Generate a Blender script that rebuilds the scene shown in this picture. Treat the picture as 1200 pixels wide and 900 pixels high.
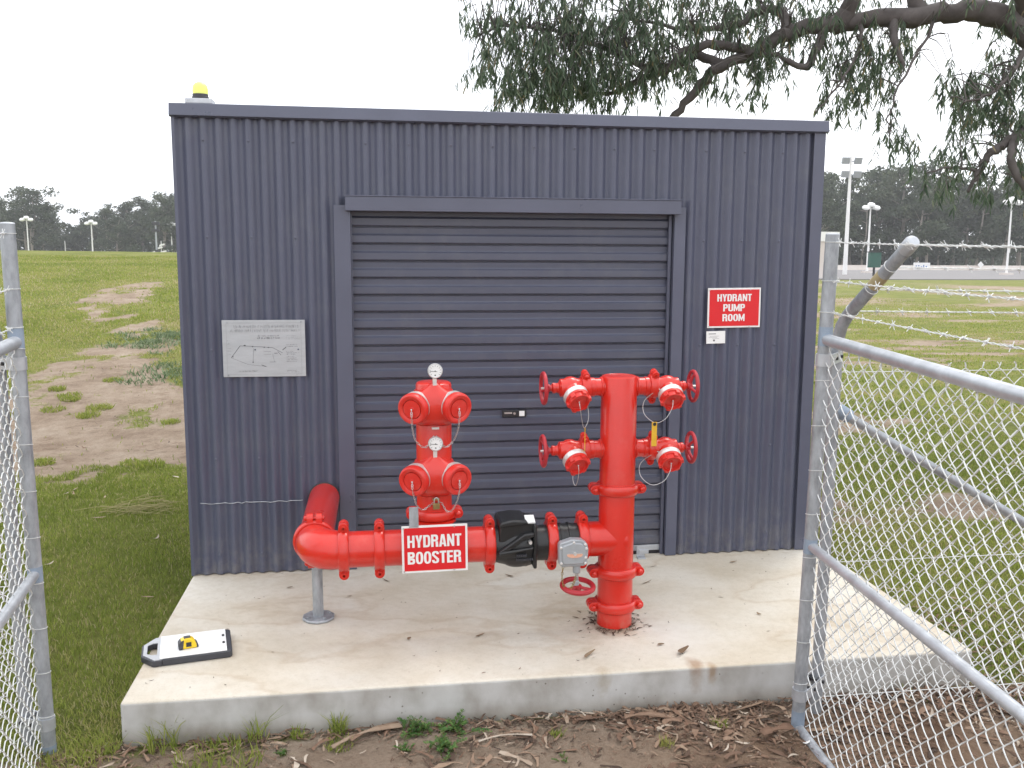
import bpy, math, random
import numpy as np
from mathutils import Vector, Matrix

for o in list(bpy.data.objects):
    bpy.data.objects.remove(o)
scn = bpy.context.scene
COL = scn.collection
R_ = math.radians

# ------------------------------------------------------------ camera, sky, sun
CAM = Vector((1.0372, -5.0847, 1.7672))
cam_d = bpy.data.cameras.new('camera')
cam = bpy.data.objects.new('camera', cam_d)
COL.objects.link(cam)
_r = Vector((0.9893, -0.1459, 0.0049)); _f = Vector((0.1445, 0.9798, -0.1385)).normalized()
_r = (_r - _f * _r.dot(_f)).normalized(); _u = _r.cross(_f)
cam.matrix_world = Matrix(((_r.x, _u.x, -_f.x, CAM.x), (_r.y, _u.y, -_f.y, CAM.y), (_r.z, _u.z, -_f.z, CAM.z), (0, 0, 0, 1)))
cam_d.sensor_width = 36.0
cam_d.lens = 36.0 * 1070.9 / 1200.0
cam_d.clip_start = 0.05
cam_d.clip_end = 3000
scn.camera = cam

SUN_EL, SUN_AZ = 58.0, 40.0          # azimuth measured from +Y towards +X (behind the shed, to the right)
w = bpy.data.worlds.new('World'); scn.world = w; w.use_nodes = True
nt = w.node_tree; N = nt.nodes; L = nt.links; N.clear()
out = N.new('ShaderNodeOutputWorld'); bg = N.new('ShaderNodeBackground')
sky = N.new('ShaderNodeTexSky'); sky.sky_type = 'NISHITA'; sky.sun_disc = False
sky.sun_elevation = R_(SUN_EL); sky.sun_rotation = R_(SUN_AZ)
sky.dust_density = 4.0; sky.air_density = 1.0
tc = N.new('ShaderNodeTexCoord'); no = N.new('ShaderNodeTexNoise'); no.inputs['Scale'].default_value = 2.2
no.inputs['Detail'].default_value = 5
cr = N.new('ShaderNodeValToRGB')
cr.color_ramp.elements[0].position = 0.3; cr.color_ramp.elements[0].color = (11.2, 11.6, 12.4, 1)
cr.color_ramp.elements[1].position = 0.75; cr.color_ramp.elements[1].color = (14.5, 14.6, 14.8, 1)
mx = N.new('ShaderNodeMixRGB'); mx.inputs[0].default_value = 0.92
L.new(tc.outputs['Generated'], no.inputs['Vector']); L.new(no.outputs['Fac'], cr.inputs['Fac'])
L.new(sky.outputs['Color'], mx.inputs[1]); L.new(cr.outputs['Color'], mx.inputs[2])
L.new(mx.outputs['Color'], bg.inputs['Color']); L.new(bg.outputs['Background'], out.inputs['Surface'])
bg.inputs['Strength'].default_value = 0.11

sd = bpy.data.lights.new('sun', 'SUN'); sd.energy = 1.0; sd.angle = R_(22); sd.color = (1, 0.96, 0.9)
sun = bpy.data.objects.new('sun', sd); COL.objects.link(sun)
_sv = Vector((math.sin(R_(SUN_AZ)) * math.cos(R_(SUN_EL)), math.cos(R_(SUN_AZ)) * math.cos(R_(SUN_EL)), math.sin(R_(SUN_EL))))
sun.rotation_euler = _sv.to_track_quat('Z', 'Y').to_euler()
sun.location = (10, 10, 30)
vs = scn.view_settings
vs.view_transform = 'Standard'; vs.look = 'None'; vs.gamma = 1.0; vs.use_curve_mapping = False
vs.exposure = 0.48

rng = np.random.default_rng(7)
random.seed(7)

# ------------------------------------------------------------ materials
def mat(name, col, rough=0.6, metal=0.0, var=0.15, scale=6.0, bump=0.0, bscale=60.0, col2=None, spec=0.5, coat=0.0, stretch=None):
    m = bpy.data.materials.new(name); m.use_nodes = True
    t = m.node_tree; b = t.nodes['Principled BSDF']
    tcn = t.nodes.new('ShaderNodeTexCoord'); n = t.nodes.new('ShaderNodeTexNoise')
    n.inputs['Scale'].default_value = scale; n.inputs['Detail'].default_value = 6; n.inputs['Roughness'].default_value = 0.62
    src = tcn.outputs['Object']
    if stretch:
        mp = t.nodes.new('ShaderNodeMapping'); mp.inputs['Scale'].default_value = stretch
        t.links.new(src, mp.inputs['Vector']); src = mp.outputs['Vector']
    t.links.new(src, n.inputs['Vector'])
    rp = t.nodes.new('ShaderNodeValToRGB')
    c2 = col2 if col2 else tuple(min(1, c * (1 + var)) for c in col)
    c1 = col if col2 else tuple(c * (1 - var) for c in col)
    rp.color_ramp.elements[0].position = 0.3; rp.color_ramp.elements[0].color = (*c1, 1)
    rp.color_ramp.elements[1].position = 0.7; rp.color_ramp.elements[1].color = (*c2, 1)
    t.links.new(n.outputs['Fac'], rp.inputs['Fac']); t.links.new(rp.outputs['Color'], b.inputs['Base Color'])
    b.inputs['Metallic'].default_value = metal
    b.inputs['Specular IOR Level'].default_value = spec
    if coat: b.inputs['Coat Weight'].default_value = coat; b.inputs['Coat Roughness'].default_value = 0.15
    mr = t.nodes.new('ShaderNodeMapRange'); mr.inputs[3].default_value = max(0.02, rough - 0.08); mr.inputs[4].default_value = min(1, rough + 0.08)
    t.links.new(n.outputs['Fac'], mr.inputs[0]); t.links.new(mr.outputs[0], b.inputs['Roughness'])
    if bump:
        n2 = t.nodes.new('ShaderNodeTexNoise'); n2.inputs['Scale'].default_value = bscale; n2.inputs['Detail'].default_value = 5
        t.links.new(src, n2.inputs['Vector'])
        bp = t.nodes.new('ShaderNodeBump'); bp.inputs['Strength'].default_value = bump; bp.inputs['Distance'].default_value = 0.004
        t.links.new(n2.outputs['Fac'], bp.inputs['Height']); t.links.new(bp.outputs['Normal'], b.inputs['Normal'])
    return m

M = {}
M['wall'] = mat('steel_sheet', (0.085, 0.092, 0.135), 0.32, 0, 0.10, 2.2, 0.05, 8, spec=0.45, stretch=(6, 6, 0.5))
M['trim'] = mat('trim_steel', (0.092, 0.099, 0.142), 0.30, 0, 0.08, 3, 0.03, 6, spec=0.5, stretch=(1, 1, 1))
M['door'] = mat('door_steel', (0.078, 0.084, 0.120), 0.32, 0, 0.10, 2.0, 0.03, 6, spec=0.5, stretch=(0.6, 1, 8))
M['red'] = mat('red_enamel', (0.62, 0.019, 0.009), 0.30, 0, 0.07, 4, 0.12, 40, spec=0.5, coat=0.35)
M['cap_red'] = mat('red_cap_enamel', (0.64, 0.024, 0.016), 0.34, 0, 0.05, 8, 0.04, 60, spec=0.5)
M['wheel_red'] = mat('handwheel_red', (0.42, 0.020, 0.030), 0.42, 0, 0.12, 9, 0.06, 60)
M['black'] = mat('black_epoxy', (0.014, 0.014, 0.015), 0.36, 0, 0.25, 12, 0.2, 60)
def weather(m, col, amount, scale, lo, hi, zfade=None):
    """dust or fading in noise-shaped patches over a paint; zfade limits it to a height range (mud splash)"""
    t = m.node_tree; b = t.nodes['Principled BSDF']; src = b.inputs['Base Color'].links[0].from_socket
    tcn = t.nodes.new('ShaderNodeTexCoord'); nn = t.nodes.new('ShaderNodeTexNoise'); nn.inputs['Scale'].default_value = scale; nn.inputs['Detail'].default_value = 8; nn.inputs['Roughness'].default_value = 0.7
    t.links.new(tcn.outputs['Object'], nn.inputs['Vector'])
    mr = t.nodes.new('ShaderNodeMapRange'); mr.inputs[1].default_value = lo; mr.inputs[2].default_value = hi; mr.inputs[4].default_value = amount; t.links.new(nn.outputs['Fac'], mr.inputs[0]); fac = mr.outputs[0]
    if zfade:
        sp = t.nodes.new('ShaderNodeSeparateXYZ'); t.links.new(tcn.outputs['Object'], sp.inputs[0])
        m2 = t.nodes.new('ShaderNodeMapRange'); m2.inputs[1].default_value = zfade[1]; m2.inputs[2].default_value = zfade[0]; t.links.new(sp.outputs['Z'], m2.inputs[0])
        mu = t.nodes.new('ShaderNodeMath'); mu.operation = 'MULTIPLY'; t.links.new(fac, mu.inputs[0]); t.links.new(m2.outputs[0], mu.inputs[1]); fac = mu.outputs[0]
    mx_ = t.nodes.new('ShaderNodeMixRGB'); t.links.new(fac, mx_.inputs[0]); t.links.new(src, mx_.inputs[1]); mx_.inputs[2].default_value = (*col, 1); t.links.new(mx_.outputs[0], b.inputs['Base Color'])
weather(M['wall'], (0.26, 0.24, 0.21), 0.55, 14, 0.42, 0.75, (0.0, 0.28)); weather(M['wall'], (0.15, 0.155, 0.17), 0.35, 3.5, 0.5, 0.75)
weather(M['door'], (0.26, 0.24, 0.21), 0.50, 14, 0.42, 0.75, (0.0, 0.30)); weather(M['door'], (0.15, 0.15, 0.16), 0.35, 4.5, 0.5, 0.75)
weather(M['red'], (0.66, 0.10, 0.075), 0.5, 7, 0.55, 0.75); weather(M['red'], (0.30, 0.16, 0.11), 0.7, 55, 0.66, 0.70); weather(M['red'], (0.42, 0.30, 0.22), 0.45, 16, 0.45, 0.7, (0.0, 0.10))
weather(M['cap_red'], (0.70, 0.12, 0.10), 0.5, 12, 0.5, 0.75)
M['galv'] = mat('galvanised_steel', (0.36, 0.38, 0.405), 0.52, 0.5, 0.30, 26, 0.14, 60, stretch=(1, 1, 0.4))
M['galv_bright'] = mat('bright_galvanised_steel', (0.48, 0.50, 0.53), 0.42, 0.55, 0.16, 14, 0.08, 60)
M['galv_patch'] = mat('zinc_paint', (0.28, 0.34, 0.42), 0.6, 0.3, 0.15, 14, 0.10, 60)
M['wire'] = mat('galvanised_wire', (0.66, 0.67, 0.66), 0.45, 0.30, 0.15, 30)
M['rust'] = mat('rusty_patch', (0.36, 0.30, 0.18), 0.7, 0.2, 0.2, 20, col2=(0.45, 0.37, 0.20))
M['steel'] = mat('stainless_steel', (0.55, 0.55, 0.55), 0.32, 0.8, 0.12, 20)
M['ring'] = mat('aluminium_ring', (0.70, 0.68, 0.66), 0.36, 0.5, 0.15, 30)
M['brass'] = mat('brass', (0.36, 0.27, 0.12), 0.4, 0.8, 0.2, 30)
M['yellow'] = mat('yellow_tag', (0.72, 0.42, 0.03), 0.5, 0, 0.1, 30)
M['gear'] = mat('grey_gear_paint', (0.38, 0.40, 0.42), 0.42, 0.2, 0.10, 18, 0.08, 60)
M['salmon'] = mat('indicator_window', (0.75, 0.42, 0.30), 0.3, 0, 0.05, 30)
M['white'] = mat('white_plastic', (0.80, 0.80, 0.79), 0.4, 0, 0.03, 12)
M['white_paint'] = mat('white_paint', (0.78, 0.77, 0.76), 0.5, 0, 0.05, 12)
M['sign_red'] = mat('sign_red', (0.66, 0.010, 0.016), 0.38, 0, 0.04, 10)
M['plate'] = mat('engraved_plate', (0.43, 0.445, 0.465), 0.40, 0.25, 0.08, 5, stretch=(1, 1, 6))
M['ink'] = mat('grey_ink', (0.13, 0.13, 0.14), 0.6, 0, 0.2, 60)
M['ink_faint'] = mat('faint_engraving', (0.27, 0.28, 0.29), 0.5, 0.2, 0.2, 60)
M['dark'] = mat('dark_plastic', (0.02, 0.02, 0.023), 0.45, 0, 0.2, 20)
M['case_grey'] = mat('case_grey_plastic', (0.045, 0.046, 0.055), 0.5, 0, 0.15, 20, 0.05, 90)
M['case_light'] = mat('case_light_plastic', (0.42, 0.43, 0.45), 0.45, 0, 0.1, 20)
M['tape_yellow'] = mat('tape_yellow', (0.80, 0.55, 0.015), 0.35, 0, 0.06, 20)
M['beacon_dome'] = mat('beacon_dome', (0.86, 0.90, 0.22), 0.2, 0, 0.04, 20)
M['dark_inside'] = mat('dark_inside', (0.03, 0.03, 0.035), 0.8)

def new_mat(name):
    m = bpy.data.materials.new(name); m.use_nodes = True
    return m, m.node_tree, m.node_tree.nodes['Principled BSDF']

def concrete_mat():
    m, t, b = new_mat('slab_concrete')
    n, l = t.nodes, t.links
    geo = n.new('ShaderNodeTexCoord')
    def noise(s, d=6, r=0.6):
        x = n.new('ShaderNodeTexNoise'); x.inputs['Scale'].default_value = s; x.inputs['Detail'].default_value = d
        x.inputs['Roughness'].default_value = r; l.new(geo.outputs['Object'], x.inputs['Vector']); return x
    def ramp(x, stops):
        r = n.new('ShaderNodeValToRGB'); e = r.color_ramp.elements
        while len(e) < len(stops): e.new(0.5)
        for k, (p, c) in enumerate(stops): e[k].position = p; e[k].color = (*c, 1)
        l.new(x, r.inputs['Fac']); return r
    def mix(fac, a, c, mode='MIX'):
        x = n.new('ShaderNodeMixRGB'); x.blend_type = mode
        if isinstance(fac, float): x.inputs[0].default_value = fac
        else: l.new(fac, x.inputs[0])
        for k, v in ((1, a), (2, c)):
            if isinstance(v, tuple): x.inputs[k].default_value = (*v, 1)
            else: l.new(v, x.inputs[k])
        return x.outputs[0]
    big = ramp(noise(1.6, 8).outputs['Fac'], [(0.30, (0.50, 0.435, 0.335)), (0.52, (0.60, 0.55, 0.465)), (0.72, (0.66, 0.63, 0.565))])
    fine = ramp(noise(26, 8, 0.75).outputs['Fac'], [(0.30, (0.80, 0.78, 0.74)), (0.55, (1, 1, 1))])
    c = mix(0.55, big.outputs[0], fine.outputs[0], 'MULTIPLY')
    spk = ramp(noise(120, 3, 0.8).outputs['Fac'], [(0.30, (0.45, 0.40, 0.33)), (0.40, (1, 1, 1))])
    c = mix(0.6, c, spk.outputs[0], 'MULTIPLY')
    # dried puddle tide marks: contour band of a low frequency noise, stretched along the slab
    mp = n.new('ShaderNodeMapping'); mp.inputs['Scale'].default_value = (0.9, 1.7, 1); l.new(geo.outputs['Object'], mp.inputs['Vector'])
    tn = n.new('ShaderNodeTexNoise'); tn.inputs['Scale'].default_value = 1.1; tn.inputs['Detail'].default_value = 5; l.new(mp.outputs[0], tn.inputs['Vector'])
    tide = ramp(tn.outputs['Fac'], [(0.0, (1, 1, 1)), (0.455, (1, 1, 1)), (0.487, (0.80, 0.72, 0.63)), (0.51, (0.95, 0.92, 0.88)), (0.60, (1, 1, 1))])
    c = mix(0.55, c, tide.outputs[0], 'MULTIPLY')
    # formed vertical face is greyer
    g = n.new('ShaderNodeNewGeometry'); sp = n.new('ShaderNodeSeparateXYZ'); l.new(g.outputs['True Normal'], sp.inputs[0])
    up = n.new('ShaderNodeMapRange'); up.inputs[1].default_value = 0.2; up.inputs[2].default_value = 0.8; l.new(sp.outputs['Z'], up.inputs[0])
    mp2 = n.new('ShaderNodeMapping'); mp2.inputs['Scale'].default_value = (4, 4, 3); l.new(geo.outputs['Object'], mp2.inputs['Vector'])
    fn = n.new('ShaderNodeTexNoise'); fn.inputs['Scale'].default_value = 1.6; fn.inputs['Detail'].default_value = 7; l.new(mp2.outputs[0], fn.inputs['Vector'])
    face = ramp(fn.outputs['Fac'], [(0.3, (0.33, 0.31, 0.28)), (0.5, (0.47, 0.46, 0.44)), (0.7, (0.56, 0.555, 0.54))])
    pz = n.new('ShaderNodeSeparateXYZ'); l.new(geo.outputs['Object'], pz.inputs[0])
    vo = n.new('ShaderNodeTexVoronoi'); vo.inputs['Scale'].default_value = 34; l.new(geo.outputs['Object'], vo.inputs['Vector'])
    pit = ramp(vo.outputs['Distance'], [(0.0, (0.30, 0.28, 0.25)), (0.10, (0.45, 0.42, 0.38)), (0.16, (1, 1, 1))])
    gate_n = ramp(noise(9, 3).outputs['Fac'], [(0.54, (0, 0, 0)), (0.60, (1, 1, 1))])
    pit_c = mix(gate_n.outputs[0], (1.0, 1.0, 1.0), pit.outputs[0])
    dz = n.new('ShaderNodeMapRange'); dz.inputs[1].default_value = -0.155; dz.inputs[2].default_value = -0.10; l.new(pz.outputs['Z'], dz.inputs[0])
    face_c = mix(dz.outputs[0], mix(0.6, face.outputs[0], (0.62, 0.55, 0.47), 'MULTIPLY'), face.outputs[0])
    # leaf tannin drip over the edge
    def spot(px, py, rad, s=8.0, am=0.05):
        v = n.new('ShaderNodeVectorMath'); v.operation = 'SUBTRACT'; l.new(geo.outputs['Object'], v.inputs[0]); v.inputs[1].default_value = (px, py, -0.02)
        v3 = n.new('ShaderNodeVectorMath'); v3.operation = 'MULTIPLY'; l.new(v.outputs[0], v3.inputs[0]); v3.inputs[1].default_value = (1.6, 1, 0.6)
        ln = n.new('ShaderNodeVectorMath'); ln.operation = 'LENGTH'; l.new(v3.outputs[0], ln.inputs[0])
        nz = noise(s, 5, 0.7); a = n.new('ShaderNodeMath'); a.operation = 'MULTIPLY_ADD'; l.new(nz.outputs['Fac'], a.inputs[0]); a.inputs[1].default_value = am * 2; a.inputs[2].default_value = -am
        ad = n.new('ShaderNodeMath'); ad.operation = 'ADD'; l.new(ln.outputs['Value'], ad.inputs[0]); l.new(a.outputs[0], ad.inputs[1])
        mr = n.new('ShaderNodeMapRange'); mr.inputs[1].default_value = rad; mr.inputs[2].default_value = rad * 0.25; l.new(ad.outputs[0], mr.inputs[0]); return mr.outputs[0]
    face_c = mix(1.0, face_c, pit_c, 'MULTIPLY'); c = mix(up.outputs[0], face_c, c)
    for (px, py, rad, col, am) in ((2.39, -1.44, 0.075, (0.60, 0.45, 0.34), 0.05), (2.46, -1.47, 0.05, (0.70, 0.55, 0.42), 0.04),
                                   (2.15, -0.98, 0.17, (0.62, 0.52, 0.44), 0.10), (1.97, -1.47, 0.07, (0.84, 0.79, 0.72), 0.10)):
        c = mix(spot(px, py, rad, 9.0, am), c, mix(1.0, c, col, 'MULTIPLY'))
    # paler patch right of the riser foot
    c = mix(spot(2.40, -1.12, 0.34, 4.0, 0.22), c, mix(0.45, c, (0.66, 0.645, 0.62)))
    l.new(c, b.inputs['Base Color']); b.inputs['Roughness'].default_value = 0.85
    bp = n.new('ShaderNodeBump'); bp.inputs['Strength'].default_value = 0.35; bp.inputs['Distance'].default_value = 0.004
    bn = noise(38, 8, 0.7); l.new(bn.outputs['Fac'], bp.inputs['Height']); l.new(bp.outputs[0], b.inputs['Normal'])
    return m
M['concrete'] = concrete_mat()

def attr_mat(name, ramp_stops, rough=0.7, trans=0.0, attr='rnd'):
    m, t, b = new_mat(name); n, l = t.nodes, t.links
    a = n.new('ShaderNodeAttribute'); a.attribute_name = attr
    r = n.new('ShaderNodeValToRGB'); e = r.color_ramp.elements
    while len(e) < len(ramp_stops): e.new(0.5)
    for k, (p, c) in enumerate(ramp_stops): e[k].position = p; e[k].color = (*c, 1)
    l.new(a.outputs['Fac'], r.inputs['Fac']); l.new(r.outputs['Color'], b.inputs['Base Color'])
    b.inputs['Roughness'].default_value = rough; b.inputs['Specular IOR Level'].default_value = 0.25
    if trans:
        tr = n.new('ShaderNodeBsdfTranslucent'); ms = n.new('ShaderNodeMixShader'); ms.inputs[0].default_value = trans
        l.new(r.outputs['Color'], tr.inputs['Color']); l.new(b.outputs[0], ms.inputs[1]); l.new(tr.outputs[0], ms.inputs[2])
        l.new(ms.outputs[0], n['Material Output'].inputs['Surface'])
    return m
M['grass'] = attr_mat('grass_blades', [(0.0, (0.135, 0.180, 0.034)), (0.35, (0.22, 0.275, 0.050)), (0.58, (0.335, 0.38, 0.082)), (0.80, (0.38, 0.33, 0.14)), (1.0, (0.52, 0.45, 0.27))], 0.6, 0.48)
M['weed'] = attr_mat('weed_leaves', [(0.0, (0.04, 0.10, 0.025)), (0.6, (0.08, 0.17, 0.04)), (1.0, (0.14, 0.22, 0.06))], 0.6, 0.3)
M['bank_weed'] = attr_mat('bank_weed_leaves', [(0.0, (0.10, 0.155, 0.075)), (0.6, (0.19, 0.25, 0.13)), (1.0, (0.30, 0.34, 0.21))], 0.6, 0.3)
M['straw'] = attr_mat('dry_straw', [(0.0, (0.36, 0.33, 0.15)), (1.0, (0.55, 0.50, 0.28))], 0.7, 0.2)
M['litter'] = attr_mat('bark_and_leaf_litter', [(0.0, (0.042, 0.030, 0.023)), (0.3, (0.10, 0.062, 0.043)), (0.55, (0.18, 0.108, 0.072)), (0.8, (0.26, 0.185, 0.13)), (1.0, (0.46, 0.40, 0.33))], 0.8)
M['gumleaf'] = attr_mat('gum_leaves', [(0.0, (0.050, 0.082, 0.050)), (0.45, (0.10, 0.145, 0.088)), (0.8, (0.20, 0.245, 0.165)), (1.0, (0.30, 0.23, 0.12))], 0.42, 0.50)
M['dryleaf'] = attr_mat('dry_gum_leaf', [(0.0, (0.10, 0.065, 0.04)), (0.5, (0.20, 0.13, 0.08)), (1.0, (0.30, 0.23, 0.15))], 0.75)
M['belt_leaf'] = attr_mat('far_gum_foliage', [(0.0, (0.026, 0.040, 0.022)), (0.6, (0.060, 0.082, 0.044)), (1.0, (0.13, 0.145, 0.085))], 0.7, 0.2)
M['bark'] = mat('gum_bark', (0.055, 0.045, 0.042), 0.85, 0, 0.3, 5, 0.6, 14, col2=(0.12, 0.105, 0.10), stretch=(1, 1, 1))
M['pale_bark'] = mat('pale_trunk', (0.20, 0.17, 0.15), 0.85, 0, 0.3, 0.8, col2=(0.34, 0.30, 0.27))
M['asphalt'] = mat('asphalt', (0.20, 0.19, 0.19), 0.9, 0, 0.10, 0.3)
M['barrier'] = mat('barrier_concrete', (0.58, 0.50, 0.46), 0.85, 0, 0.15, 0.15, col2=(0.70, 0.66, 0.62))
M['green_box'] = mat('green_cabinet_paint', (0.015, 0.085, 0.06), 0.5, 0, 0.1, 3)
M['blue_ink'] = mat('blue_lettering', (0.05, 0.15, 0.42), 0.5)

def terrain_mat():
    m, t, b = new_mat('ground_grass_and_earth'); n, l = t.nodes, t.links
    geo = n.new('ShaderNodeTexCoord')
    def noise(s, d=6, r=0.6):
        x = n.new('ShaderNodeTexNoise'); x.inputs['Scale'].default_value = s; x.inputs['Detail'].default_value = d
        x.inputs['Roughness'].default_value = r; l.new(geo.outputs['Object'], x.inputs['Vector']); return x.outputs['Fac']
    def ramp(x, stops):
        r = n.new('ShaderNodeValToRGB'); e = r.color_ramp.elements
        while len(e) < len(stops): e.new(0.5)
        for k, (p, c) in enumerate(stops): e[k].position = p; e[k].color = (*c, 1)
        l.new(x, r.inputs['Fac']); return r.outputs[0]
    def mix(fac, a, c, mode='MIX'):
        x = n.new('ShaderNodeMixRGB'); x.blend_type = mode
        if isinstance(fac, float): x.inputs[0].default_value = fac
        else: l.new(fac, x.inputs[0])
        l.new(a, x.inputs[1]); l.new(c, x.inputs[2]); return x.outputs[0]
    g1 = ramp(noise(0.9, 8, 0.65), [(0.28, (0.13, 0.155, 0.040)), (0.5, (0.215, 0.235, 0.062)), (0.72, (0.30, 0.27, 0.10))])
    g2 = ramp(noise(16, 8, 0.75), [(0.3, (0.45, 0.45, 0.40)), (0.6, (1, 1, 1))])
    grass = mix(0.8, g1, g2, 'MULTIPLY')
    d1 = ramp(noise(1.8, 8, 0.65), [(0.3, (0.27, 0.205, 0.155)), (0.5, (0.37, 0.295, 0.23)), (0.75, (0.45, 0.38, 0.31))])
    d2 = ramp(noise(55, 8, 0.8), [(0.3, (0.55, 0.5, 0.46)), (0.55, (1, 1, 1))])
    d3 = ramp(noise(7.5, 8, 0.8), [(0.36, (0.58, 0.50, 0.42)), (0.5, (0.92, 0.90, 0.86)), (0.64, (1.12, 1.10, 1.08))])
    dirt = mix(0.6, mix(0.6, d1, d2, 'MULTIPLY'), d3, 'MULTIPLY')
    red = ramp(noise(3.4, 7), [(0.32, (0.16, 0.10, 0.068)), (0.5, (0.26, 0.175, 0.12)), (0.7, (0.36, 0.265, 0.19))])
    at = n.new('ShaderNodeAttribute'); at.attribute_name = 'bare'
    at2 = n.new('ShaderNodeAttribute'); at2.attribute_name = 'redness'
    dirt = mix(at2.outputs['Fac'], dirt, mix(0.6, red, d2, 'MULTIPLY'))
    nz = noise(7, 8, 0.75)
    ad = n.new('ShaderNodeMath'); ad.operation = 'MULTIPLY_ADD'; l.new(nz, ad.inputs[0]); ad.inputs[1].default_value = 1.7; ad.inputs[2].default_value = -0.85
    a2 = n.new('ShaderNodeMath'); a2.operation = 'ADD'; l.new(at.outputs['Fac'], a2.inputs[0]); l.new(ad.outputs[0], a2.inputs[1])
    mr = n.new('ShaderNodeMapRange'); mr.inputs[1].default_value = 0.40; mr.inputs[2].default_value = 0.62; l.new(a2.outputs[0], mr.inputs[0])
    c = mix(mr.outputs[0], grass, dirt)
    l.new(c, b.inputs['Base Color']); b.inputs['Roughness'].default_value = 0.95; b.inputs['Specular IOR Level'].default_value = 0.1
    bp = n.new('ShaderNodeBump'); bp.inputs['Strength'].default_value = 1.0; bp.inputs['Distance'].default_value = 0.035
    l.new(noise(24, 9, 0.8), bp.inputs['Height']); l.new(bp.outputs[0], b.inputs['Normal'])
    return m
M['ground'] = terrain_mat()

# ------------------------------------------------------------ mesh helpers
def tag(o, label=None, cat=None, group=None, kind=None):
    if label: o['label'] = label
    if cat: o['category'] = cat
    if group: o['group'] = group
    if kind: o['kind'] = kind
    return o

def thing(name, loc, label, cat, group=None):
    o = bpy.data.objects.new(name, None); COL.objects.link(o); o.location = loc; o.empty_display_size = 0.1
    return tag(o, label, cat, group)

def frame_of(d):
    d = Vector(d).normalized()
    a = Vector((0, 0, 1)) if abs(d.z) < 0.95 else Vector((1, 0, 0))
    x = a.cross(d).normalized(); y = d.cross(x)
    return d, x, y

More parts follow.
